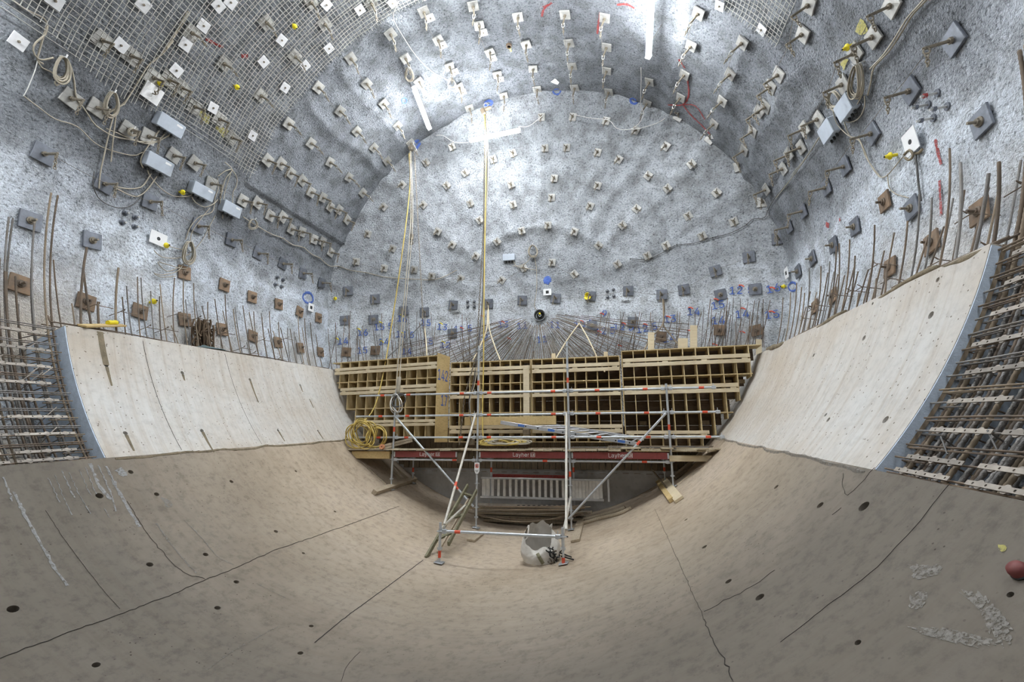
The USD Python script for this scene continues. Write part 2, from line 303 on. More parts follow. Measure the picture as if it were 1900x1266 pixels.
def tube(pts, r, n=6, closed=False, cap=True):
    P = np.asarray(pts, float); k = len(P)
    if closed: tang = np.roll(P, -1, 0) - np.roll(P, 1, 0)
    else: tang = np.gradient(P, axis=0) if k > 2 else np.repeat([P[-1] - P[0]], k, 0)
    tang = tang / np.maximum(np.linalg.norm(tang, axis=1, keepdims=True), 1e-9)
    u = np.cross(tang[0], [0.123, 0.37, 0.92]); u = unit(u); U = []
    for t in tang:
        u = unit(u - t * (u @ t)); U.append(u)
    U = np.array(U); V = np.cross(tang, U)
    a = np.arange(n) * 2 * np.pi / n
    rr = np.broadcast_to(np.asarray(r, float), (k,))
    v = P[:, None] + rr[:, None, None] * (np.cos(a)[None, :, None] * U[:, None] + np.sin(a)[None, :, None] * V[:, None])
    v = v.reshape(-1, 3); f = []
    i = np.arange(n); j = (i + 1) % n
    rows = np.arange(k if closed else k - 1)
    a0 = (rows[:, None] * n + i).ravel(); a1 = (rows[:, None] * n + j).ravel(); b0 = (((rows + 1) % k)[:, None] * n + i).ravel(); b1 = (((rows + 1) % k)[:, None] * n + j).ravel()
    f = np.vstack([np.stack([a0, a1, b1], 1), np.stack([a0, b1, b0], 1)])
    if cap and not closed:
        c0, c1 = len(v), len(v) + 1; v = np.vstack([v, P[0], P[-1]])
        f = np.vstack([f, np.stack([np.full(n, c0), j, i], 1), np.stack([np.full(n, c1), (k - 1) * n + i, (k - 1) * n + j], 1)])
    return v, f
def cyl(p0, p1, r, n=10): return tube([p0, p1], r, n)
def torus(c, R, r, ax, ay, n=14, m=6, sy=1.0):
    a = np.arange(n) * 2 * np.pi / n; c = np.asarray(c, float)
    return tube([c + R * (math.cos(t) * np.asarray(ax) + sy * math.sin(t) * np.asarray(ay)) for t in a], r, m, closed=True)
def spline(pts, step=0.08):
    """Catmull-Rom through the points."""
    P = np.asarray(pts, float); Q = np.vstack([2 * P[0] - P[1], P, 2 * P[-1] - P[-2]]); out = []
    for i in range(1, len(Q) - 2):
        k = max(2, int(np.linalg.norm(Q[i + 1] - Q[i]) / step)); t = np.linspace(0, 1, k, endpoint=False)[:, None]
        out.append(0.5 * (2 * Q[i] + (Q[i + 1] - Q[i - 1]) * t + (2 * Q[i - 1] - 5 * Q[i] + 4 * Q[i + 1] - Q[i + 2]) * t**2 + (3 * Q[i] - Q[i - 1] - 3 * Q[i + 1] + Q[i + 2]) * t**3))
    return np.vstack(out + [P[-1:]])
def grid(P):
    """Mesh of a grid of points (m, n, 3)."""
    m, n = P.shape[:2]; i = np.arange(m * n).reshape(m, n)
    q = np.stack([i[:-1, :-1], i[1:, :-1], i[1:, 1:], i[:-1, 1:]], -1).reshape(-1, 4)
    return P.reshape(-1, 3), np.vstack([q[:, [0, 1, 2]], q[:, [0, 2, 3]]])
def lathe(profile, p, ax, n=20):
    """profile: (r, z) pairs about the axis ax at p."""
    ax = unit(ax); u = unit(np.cross(ax, [0.3, 0.9, 0.2])); v = np.cross(ax, u); a = np.linspace(0, 2 * np.pi, n + 1)
    P = np.array([[np.asarray(p) + r * (math.cos(t) * u + math.sin(t) * v) + z * ax for t in a] for r, z in profile])
    return grid(P)
def nth(i):
    w = ['first', 'second', 'third', 'fourth', 'fifth', 'sixth', 'seventh', 'eighth', 'ninth', 'tenth']
    if i < 10: return w[i]
    i += 1; return f"{i}{'th' if 10 < i % 100 < 14 else {1: 'st', 2: 'nd', 3: 'rd'}.get(i % 10, 'th')}"
TILE = {0: (0, 0, 1.0), 1: (0, 0, 3.956), 2: (475, 0, 3.956), 3: (950, 0, 3.956), 4: (1420, 0, 3.956), 5: (0, 320, 3.956), 6: (475, 320, 3.956), 7: (950, 320, 3.956), 8: (1420, 320, 3.956)}
def px(t, x, y): a, b, k = TILE[t]; return a + x / k, b + y / k
def ribbon(pts_n, w, lift=0.004):
    """A thin strip lying on a surface, through (point, normal, [width])."""
    P = np.array([p for p, n in pts_n]); N = np.array([n for p, n in pts_n]); t = np.gradient(P, axis=0); s = np.cross(t, N); s /= np.maximum(np.linalg.norm(s, axis=1, keepdims=True), 1e-9)
    ww = np.broadcast_to(np.asarray(w, float), (len(P),))[:, None] / 2
    top = grid(np.stack([P + s * ww + N * lift, P + N * lift * 1.8, P - s * ww + N * lift], 1))
    return top

# ------------------------------------------------------------------ the shell of the cavern
def structure(name, mesh, m, label, cat, smooth=False):
    return UsdGeom.Mesh(tag(obj(name, mesh, m, None, smooth), label, cat, kind='structure'))
ths = np.radians(np.linspace(-136, 136, 620)); ss = np.concatenate([np.linspace(-9, 2.6, 30)[:-1], np.linspace(2.6, SEND + 0.02, 200)])
TH, SS = np.meshgrid(np.degrees(ths), ss, indexing='ij')
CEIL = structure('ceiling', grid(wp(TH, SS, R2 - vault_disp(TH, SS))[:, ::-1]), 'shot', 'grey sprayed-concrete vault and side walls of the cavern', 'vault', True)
ra = np.linspace(0.0, 1.0, 125); aa = np.linspace(0, 2 * np.pi, 520)
RA, AA = np.meshgrid(ra, aa, indexing='ij'); RA = RA * (R2 + 0.12)
XX, HH = CX + RA * np.sin(AA), CH + RA * np.cos(AA)
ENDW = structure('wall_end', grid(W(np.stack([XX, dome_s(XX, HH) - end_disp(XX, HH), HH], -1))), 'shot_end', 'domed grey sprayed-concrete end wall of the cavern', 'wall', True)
def shell(t0, t1, s0, s1, ra_, rb, nt=60):
    t = np.radians(np.linspace(t0, t1, nt)); pts = [(CX + rb * math.sin(x), CH + rb * math.cos(x)) for x in t] + [(CX + ra_ * math.sin(x), CH + ra_ * math.cos(x)) for x in t[::-1]]
    if trimesh.path.polygons.Polygon(pts).exterior.is_ccw is False: pts = pts[::-1]
    m = manifold3d.Manifold.extrude(manifold3d.CrossSection([pts]), s1 - s0)       # x, h, s
    return m, s0
def cut_holes(m, s0, holes):
    for p, n, r in holes:
        q = TU(p); d = T @ n
        c = manifold3d.Manifold.cylinder(0.3, r, r * 0.8, 14).translate([0, 0, -0.06])
        z = np.array([-d[0], -d[2], -d[1]]); z = z / np.linalg.norm(z); x = unit(np.cross([0, 0, 1.0], z)); y = np.cross(z, x)
        m = m - c.transform(np.c_[x, y, z, [q[0], q[2], q[1] - s0]])
    k = m.to_mesh(); v = np.asarray(k.vert_properties)[:, :3]; f = np.asarray(k.tri_verts)
    return W(np.stack([v[:, 0], v[:, 2] + s0, v[:, 1]], 1)), f[:, ::-1]
def holes_at(l, r=0.034): return [(*floor_hit(x, y), r * k) for x, y, k in l]
HF = holes_at([(a / 2.969, 840 + b / 2.969, k) for a, b, k in ((548, 238, 1.3), (863, 230, 1), (1275, 160, 1), (1520, 435, 1), (825, 617, 1.1), (1133, 562, 1), (1302, 713, 1), (1198, 856, 1), (1715, 956, .8), (1655, 1105, .9), (530, 1170, .95), (72, 862, 1.3), (1845, 325, .8), (1672, 555, .7), (1630, 103, .8), (720, 107, 1))]
  + [(1260 + a / 2.969, 840 + b / 2.969, k) for a, b, k in ((777, 290, 1.1), (1018, 297, 1.5), (535, 190, 1), (140, 520, 1), (272, 710, 1), (445, 797, 1.2), (38, 370, .9), (985, 1047, .6), (1825, 783, .5))])
HL = holes_at([(a / 3.956, 560 + b / 3.956, k) for a, b, k in ((780, 465, 1), (1338, 522, 1), (1835, 573, 1), (920, 965, 1), (1482, 950, 1))] + [(557, 715, .9), (375, 799, .9), (516, 799, .9), (590, 800, .9), (575, 742, .8)])
HR = holes_at([(1480 + a / 2.638, 400 + b / 2.638, k) for a, b, k in ((652, 488, 1.2), (325, 600, 1.1), (430, 1000, 1.2), (78, 685, 1), (150, 1000, 1), (685, 315, .8), (367, 432, .6))] + [(1532, 770, .8)])
JL = 131.6
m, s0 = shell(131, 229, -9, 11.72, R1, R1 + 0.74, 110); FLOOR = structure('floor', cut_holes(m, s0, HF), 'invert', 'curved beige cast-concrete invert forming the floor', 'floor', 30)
m, s0 = shell(109.4, 131, 4.5, 12.1, R1, R2 - 0.02, 40); WR = structure('wall_right', cut_holes(m, s0, HR), 'bench', 'pale curved concrete side wall below the right starter bars', 'wall', 30)
m, s0 = shell(229, 250.6, 4.85, 12.1, R1, R2 - 0.02, 40); WL = structure('wall_left', cut_holes(m, s0, HL), 'bench', 'pale curved concrete side wall below the left starter bars', 'wall', 30)
for parent, hs in ((FLOOR, HF), (WR, HR), (WL, HL)):
    for p, n, r in hs:
        obj('tie_hole', [lathe([(r * .9, -0.235), (r * .45, -0.22), (0.0, -0.22)], p, n, 10)], 'hole', parent)
def arc_plate(t0, t1, s, ra_, rb, th=0.012):
    a = np.linspace(t0, t1, 30); g = lambda s_: [wp(a, s_, ra_), wp(a, s_, rb)]
    (p, q), (u, v) = g(s), g(s - th)
    return grid(np.stack([p, u, v, q, p], 1)[:, ::-1])
obj('joint_face', arc_plate(109.6, 130.9, 4.498, R1 + 0.004, R2 - .05), 'face', WR, label='blue-grey joint face at the near end of the pour')
obj('joint_face', arc_plate(229.1, 250.4, 4.848, R1 + 0.004, R2 - .05), 'face', WL, label='blue-grey joint face at the near end of the pour')
bk = [(CX + 6.6 * math.sin(x), CH + 6.6 * math.cos(x)) for x in np.linspace(0, 2 * np.pi, 60)[:-1]]
kv, kf = trimesh.creation.extrude_polygon(Polygon(bk), 0.3, engine='earcut').vertices, trimesh.creation.extrude_polygon(Polygon(bk), 0.3, engine='earcut').faces
structure('wall_back', (W(np.stack([kv[:, 0], -9.2 + kv[:, 2], kv[:, 1]], 1)), np.asarray(kf)), 'back', 'plain grey bulkhead closing the cavern behind the camera', 'wall')
# bulkhead below the deck: concrete stop end, upper part of dark vertical boards
def chord(h, R=R1): return math.sqrt(max(R * R - (h - CH)**2, 0))
hb = np.linspace(-2.39, -0.55, 24)
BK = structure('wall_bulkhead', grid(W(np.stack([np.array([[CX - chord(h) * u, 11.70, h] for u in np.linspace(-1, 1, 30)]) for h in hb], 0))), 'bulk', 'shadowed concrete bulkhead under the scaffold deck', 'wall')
x = CX - 4.3
while x < CX + 4.3:
    w = 0.15; h0 = max(-1.22, CH - math.sqrt(max(R1**2 - (x - CX)**2, 0)) + .02)
    if h0 < -0.3: obj('board', box(W([x + w / 2, 11.66 + rng.uniform(-.008, .008), (h0 - 0.2) / 2]), (w - 0.012, 0.035, -0.2 - h0), T), 'dark_wood', BK)
    x += w
for k in range(30):
    xx = CX - 3.9 + k * .27
    if chord(-1.30) > abs(xx - CX) + .1: obj('bar_stub', box(W([xx, 11.685, -1.30 + .004 * math.sin(k * 5)]), (0.14, 0.02, 0.016), T), 'strip', BK)

# joints and cracks of the invert
def on_floor(pts, step=0.05, jit=0.0, seed=0):
    P = spline([floor_hit(*p)[0] for p in pts], step); r = np.random.default_rng(seed); out = []
    for p in P:
        q = TU(p); th = math.atan2(q[0] - CX, q[2] - CH) + r.normal() * jit / R1; q = pol(math.degrees(th), q[1] + r.normal() * jit, R1)
        out.append((W(q), W(unit([CX - q[0], 0, CH - q[2]]))))
    return out
lc = lambda l: [(a / 2.969, 840 + b / 2.969) for a, b in l]
rc = lambda l: [(1260 + a / 2.969, 840 + b / 2.969) for a, b in l]
for i, (l, w, j) in enumerate(((lc([(0, 1137), (220, 1050), (410, 980), (680, 885), (930, 790), (1140, 700), (1300, 635), (1500, 545), (1700, 475), (1900, 405), (2197, 297)]), 0.02, .006),
      ([(583, 1194), (640, 1147), (700, 1103), (785, 1040)], 0.03, .002), (rc([(140, 920), (200, 1060), (250, 1140), (300, 1262)]), 0.016, .006), ([(1307, 1150), (1240, 1000), (1215, 945)], 0.008, .004),
      (rc([(560, 1050), (680, 960), (820, 850), (970, 735), (1130, 600), (1230, 490), (1300, 420), (1400, 290), (1490, 180)]), 0.007, .003),
      (lc([(250, 320), (320, 430), (450, 610), (560, 750), (660, 865)]), 0.007, .002), (rc([(850, 345), (900, 305)]), .012, .004), (rc([(140, 880), (250, 820), (370, 760), (530, 650)]), .008, .012),
      (lc([(700, 265), (790, 420), (900, 555), (1010, 660), (1130, 700)]), 0.012, .006), (rc([(905, 120), (905, 200), (935, 235), (1000, 180), (1080, 85)]), 0.008, .006), ([(632, 1266), (645, 1235), (668, 1210)], .01, .004))):
    obj('crack', ribbon(on_floor(l, 0.05, j, i), w * .4), 'crack', FLOOR)
# lime runs and splashes on the invert
for l, w, m_ in ((lc([(75, 215), (150, 370), (240, 530), (310, 650), (370, 735)]), .035, 'white_paint'), (lc([(18, 135), (70, 270)]), .02, 'white_paint'),
      (lc([(265, 140), (330, 275)]), .014, 'white_paint'), (lc([(340, 100), (410, 250)]), .02, 'white_paint'), (lc([(300, 120), (395, 345)]), .012, 'white_paint'), (lc([(380, 110), (440, 240), (500, 340)]), .013, 'white_paint'),
      (lc([(435, 95), (500, 235)]), .014, 'white_paint'), (lc([(495, 60), (545, 180), (610, 260)]), .05, 'white_paint'), (lc([(540, 70), (600, 200), (640, 325)]), .022, 'white_paint'), (lc([(585, 75), (640, 190), (690, 280), (770, 410)]), .05, 'white_paint'),
      (lc([(470, 80), (530, 230)]), .014, 'white_paint'), (lc([(575, 310), (605, 365)]), .01, 'white_paint'), (lc([(1010, 370), (1100, 460), (1200, 575), (1290, 620)]), .02, 'pale_lime'), (lc([(860, 390), (960, 530), (1080, 665)]), .03, 'pale_lime'),
      (lc([(650, 90), (690, 130)]), .12, 'white_paint'), (lc([(1410, 720), (1570, 800)]), .012, 'pale_lime'), (lc([(1140, 1200), (1310, 1080), (1530, 960)]), .012, 'pale_lime')):
    r_ = on_floor(l, .04, .004, 5); obj('lime_run', ribbon(r_, w * .75 * (0.6 + 0.8 * np.random.default_rng(len(r_)).random(len(r_)))), m_, FLOOR)
def blotch(parent, surf, pts, m_, n=26, name='lime_patch', lift=.003, seed=1):
    """A thin irregular patch on a surface, its outline given in the photograph."""
    P = Polygon(pts).buffer(0); c = np.array(P.centroid.coords[0]); q = np.array(P.exterior.coords)[:-1]
    q = np.array(spline(np.vstack([q, q[:1]]), 4.0)); r = np.random.default_rng(seed); rows = []
    for t in (0.0, .5, 1.0):
        rows.append([surf(*(c + (a - c) * t * (1 + (.12 * r.normal() if t == 1 else 0)))) for a in q])
    obj(name, grid(np.array([[p + n_ * lift for p, n_, *_ in row] for row in rows])[:, ::-1]), m_, parent)
for pts in ([(1780, 1100), (1815, 1098), (1850, 1130), (1880, 1170), (1860, 1195), (1835, 1170), (1815, 1130)], [(1690, 1165), (1760, 1168), (1830, 1185), (1860, 1195), (1800, 1200), (1720, 1180)], [(1690, 1050), (1745, 1050), (1745, 1065), (1700, 1075)], [(1690, 1105), (1720, 1098), (1715, 1125), (1690, 1130)]):
    blotch(FLOOR, floor_hit, pts, 'pale_lime')
blotch(FLOOR, floor_hit, lc([(880, 240), (940, 270), (945, 300), (915, 300)]), 'pale_lime'); blotch(FLOOR, floor_hit, [(1853, 1012), (1866, 1013), (1868, 1022), (1856, 1024)], 'yellow_paint')
# ragged mortar lip where the side walls meet the invert, rust runs below tie holes
for sgn, W_, s0 in ((1, WR, 4.6), (-1, WL, 4.95)):
    s_ = np.arange(s0, 11.2, 0.06); r = np.random.default_rng(3); th = sgn * (131.2 + 0.25 * (meshkit.noise(np.stack([s_ * 3, s_ * 0, s_ * 0], 1), 2) - .5) * 2)
    obj('mortar_lip', tube(wp(th, s_, R1 + .008), 0.018 + 0.012 * r.random(len(s_)), 5), 'burlap' if sgn < 0 else 'pale_lime', W_)
for (p, n, r), L in list(zip(HL, (.32, .12, .5, .28, .42, .15, .2, .25, .2, .2))):
    q = TU(p); th = math.degrees(math.atan2(q[0] - CX, q[2] - CH)); sg = 1 if th > 0 else -1
    tt = np.linspace(0, L, 8); pts = [(wp(th + sg * math.degrees(t / R1), q[1] - .0 * t, R1), W(unit([CX - q[0], 0, CH - q[2]]))) for t in tt + r]
    obj('stain', ribbon(pts, r * np.linspace(1.5, .8, 8), .002), 'burlap', WL)
hp, hn, hr = HL[0]; q0 = TU(hp); th0 = math.degrees(math.atan2(q0[0] - CX, q0[2] - CH))
obj('stain', ribbon([(wp(t, q0[1] - .0, R1), W(unit(-(pol(t, 0, 1) - [CX, 0, CH])))) for t in np.linspace(-109.6, th0, 8)], .085, .002), 'burlap', WL, label='broad brown run down to the tie hole')
# vertical form joints on the left wall
for x_ in (5.95, 7.6): obj('form_joint', ribbon([(wp(t, x_, R1), W(unit(-(pol(t, 0, 1) - [CX, 0, CH])))) for t in np.linspace(-110, -130.6, 14)], .007, .002), 'crack', WL)

# ------------------------------------------------------------------ tube lamps
def lamp(p0, p1, n, label):
    p0, p1, n = map(np.asarray, (p0, p1, n)); d = unit(p1 - p0); n = unit(n - d * (n @ d)); s = np.cross(d, n)
    t = thing('tube_lamp', label, 'lamp', (p0 + p1) / 2, 'tube lamps hung under the vault')
    a = np.linspace(-0.1, np.pi + .1, 12); prof = [(0.062 * math.cos(x), 0.062 * math.sin(x)) for x in a]
    g = np.array([[p + s * u + n * (v + .02) for u, v in prof] for p in (p0 + d * .04, p1 - d * .04)]); ends = []
    obj('diffuser', [grid(g), grid(g[:, ::-1])], 'lamp', t, True)
    obj('housing', bevel_box((p0 + p1) / 2 - n * .02, (np.linalg.norm(p1 - p0), 0.11, 0.06), .012, np.array([d, s, n])), 'white', t)
    for p in (p0, p1): obj('end_cap', bevel_box(p + n * .015, (.05, .13, .14), .015, np.array([d, s, n])), 'white', t)
    for k in (.2, .8):
        p = p0 + (p1 - p0) * k; obj('hanger', tube([p - n * .03, p - n * .72], .006, 5), 'wire', t)
def vn(p): q = TU(p); return W(unit([CX - q[0], 0, CH - q[2]]))
def vray(x, y, R): return W(cyl_hit(x, y, R))
for (a, b), lb in ((((768, 163), (796, 237)), 'lit tube lamp tilted along the vault, left of the hanging chain hoist'), (((1210, -22), (1204, 104)), 'lit tube lamp hanging high, cut by the top edge')):
    p, q = vray(*a, 5.9), vray(*b, 5.9); lamp(p, q, vn((p + q) / 2), lb)
dl = T @ ray(873, 261); dr = T @ ray(965, 242)
lamp(W(dl * 11.95 / dl[1]), W(dr * 11.95 / dr[1]), W([0, -1, -.35]), 'level lit tube lamp on the end wall behind the yellow hose')
for i, (th, s) in enumerate(((-14, 6.7), (18, 6.7), (-4, 6.7), (9, 6.7), (-62, 1.9), (63, 1.6), (-45, -4), (45, -4))):  # unseen lamps added out of view to brighten the hall evenly
    lamp(wp(th, s, 6.15), wp(th, s + 1.5, 6.15), vn(wp(th, s, 6.15)), f"added unseen fill lamp on the {'left' if th < 0 else 'right'} vault, {nth(i // 2)} row from the wire mesh")

# ------------------------------------------------------------------ welded wire mesh pinned to the vault
lines = []
def netrow(ts, s_):
    ts, s_ = np.broadcast_arrays(ts, s_); r = 0.045 + 0.035 * meshkit.noise(np.stack([ts * .25, s_ * 2.2, ts * 0], -1), 77)
    return wp(ts, s_, R2 - vault_disp(ts, s_) - r)
for s_ in np.arange(3.4, 8.5, 0.085): lines.append(tube(netrow(np.linspace(-67 + 1.5 * math.sin(s_ * 2), 57.5, 220), s_ + 0.015 * math.sin(s_ * 40)), 0.0062, 5, cap=False))
for th in np.arange(-67, 57.6, 0.75): lines.append(tube(netrow(th, np.linspace(3.4, 8.47, 90)), 0.0062, 5, cap=False))
tag(obj('wire_mesh', lines, 'netting', None, True), 'welded wire mesh pinned under the upper vault', 'wire mesh', kind='stuff')

# ------------------------------------------------------------------ rock anchors
PROTO = {}
def anchor_parts(t, kind):
    """Local frame: z out of the wall, -y down the wall."""
    Z = np.array([0, 0, 1.0])
    if kind == 'mesh':
        obj('plate', bevel_box((0, 0, .075), (.2, .2, .012), .003), 'plate_white', t); obj('bolt', [cyl((0, 0, -.1), (0, 0, .105), .012, 8), cyl((0, 0, .08), (0, 0, .095), .02, 6)], 'rod', t)
    elif kind == 'wall':
        obj('plate', bevel_box((0, 0, .035), (.29, .29, .03), .006), 'plate_dark', t); obj('nut', [cyl((0, 0, .03), (0, 0, .09), .042, 6), lathe([(.06, .05), (.06, .062), (.03, .07)], (0, 0, 0), Z, 14)], 'rod', t)
        obj('rod', cyl((0, 0, .05), (0, 0, .17), .018, 8), 'rod', t)
    elif kind == 'rust':
        obj('plate', bevel_box((0, 0, .035), (.28, .28, .03), .006), 'plate_rust', t); obj('nut', [cyl((0, 0, .03), (0, 0, .085), .042, 6), lathe([(.06, .05), (.06, .062), (.03, .07)], (0, 0, 0), Z, 14)], 'rebar', t)
        obj('rod', cyl((0, 0, .05), (0, 0, .15), .018, 8), 'rebar', t)
    else:
        L = {'crown': .30, 'side': .34, 'end': .16, 'dark': .34}[kind]; m_ = 'plate_dark' if kind == 'dark' else 'plate'
        w = {'crown': .25, 'side': .26, 'end': .215, 'dark': .29}[kind]
        obj('plate', bevel_box((0, 0, .035), (w, w, .035), .006), m_, t)
        obj('rod', [cyl((0, 0, 0), (0, 0, L), .021, 8), cyl((0, 0, .03), (0, 0, .085), .04, 6)], 'rod', t)
        e = np.array([0, 0, L - .02]); g = {'crown': np.array([0, -.25, 1.0]), 'side': np.array([0, -1.0, .25]), 'end': np.array([0, -1.0, .3]), 'dark': np.array([0, -1.0, .35])}[kind]; g = unit(g)
        a = unit(np.cross(g, [1, 0, .2]))
        obj('shackle', [torus(e + g * .05, .045, .011, g, a, 12, 6, .7), cyl(e - a * .04, e + a * .04, .014, 6)], 'steel' if kind == 'crown' else 'rod', t)
        ch = []
        for k in range(4 if kind != 'end' else 2):
            s = [1, 0, 0] if k % 2 else a; ch.append(torus(e + g * (.11 + .05 * k), .032, .008, g, s, 10, 5, .6))
        obj('chain', ch, 'rod', t)
        if kind == 'end':
            for k in (-1, 1): obj('prong', tube([(0, 0, .1), (.025 * k, .01, .16), (.05 * k, .02, .24)], .011, 6), 'rod', t)
TIPS = {}
def anchor(kind, x, y, label, group=None, spin=0.0, key=None):
    p, n, z = hit(x, y)
    ax = W([0, 1, 0]) if z == 'vault' else unit(TU(p) * 0 + W([TU(p)[0] - CX, 0, TU(p)[2] - CH]))
    ax = unit(ax - n * (ax @ n)); dn = np.array([0, 0, -1.0]); dn = dn - n * (dn @ n)
    if kind in ('side', 'dark', 'wall', 'rust') and np.linalg.norm(dn) > .3: ay = -unit(dn)
    else:
        ay = np.cross(n, ax)
        if ay[2] < 0: ay = -ay
        if z == 'end' and abs(ay @ [0, 0, 1]) < abs(ax @ [0, 0, 1]): ay = ax if ax[2] > 0 else -ax
    xx = np.cross(ay, n); sp = math.radians(spin + rng.uniform(-9, 9)); c, s = math.cos(sp), math.sin(sp)
    xx, ay = xx * c + ay * s, ay * c - xx * s
    k = kind; t = frame_thing('rock_anchor', label, 'rock anchor', p, xx, ay, n, group, PROTO.get(k))
    if k not in PROTO: PROTO[k] = t; anchor_parts(t, kind)
    if key is not None: TIPS.setdefault(key, []).append(p + n * {'crown': .3, 'side': .33, 'dark': .34, 'end': .17}.get(kind, .1) + np.array([0, 0, -.07]))
LOOK = {'mesh': 'small clean steel plate', 'crown': 'grey plate with hooked rod', 'side': 'grey plate with long rod', 'dark': 'blue-grey plate with hooked rod', 'end': 'small plate with forked rod', 'wall': 'plain steel anchor plate', 'rust': 'rusty anchor plate with nut'}
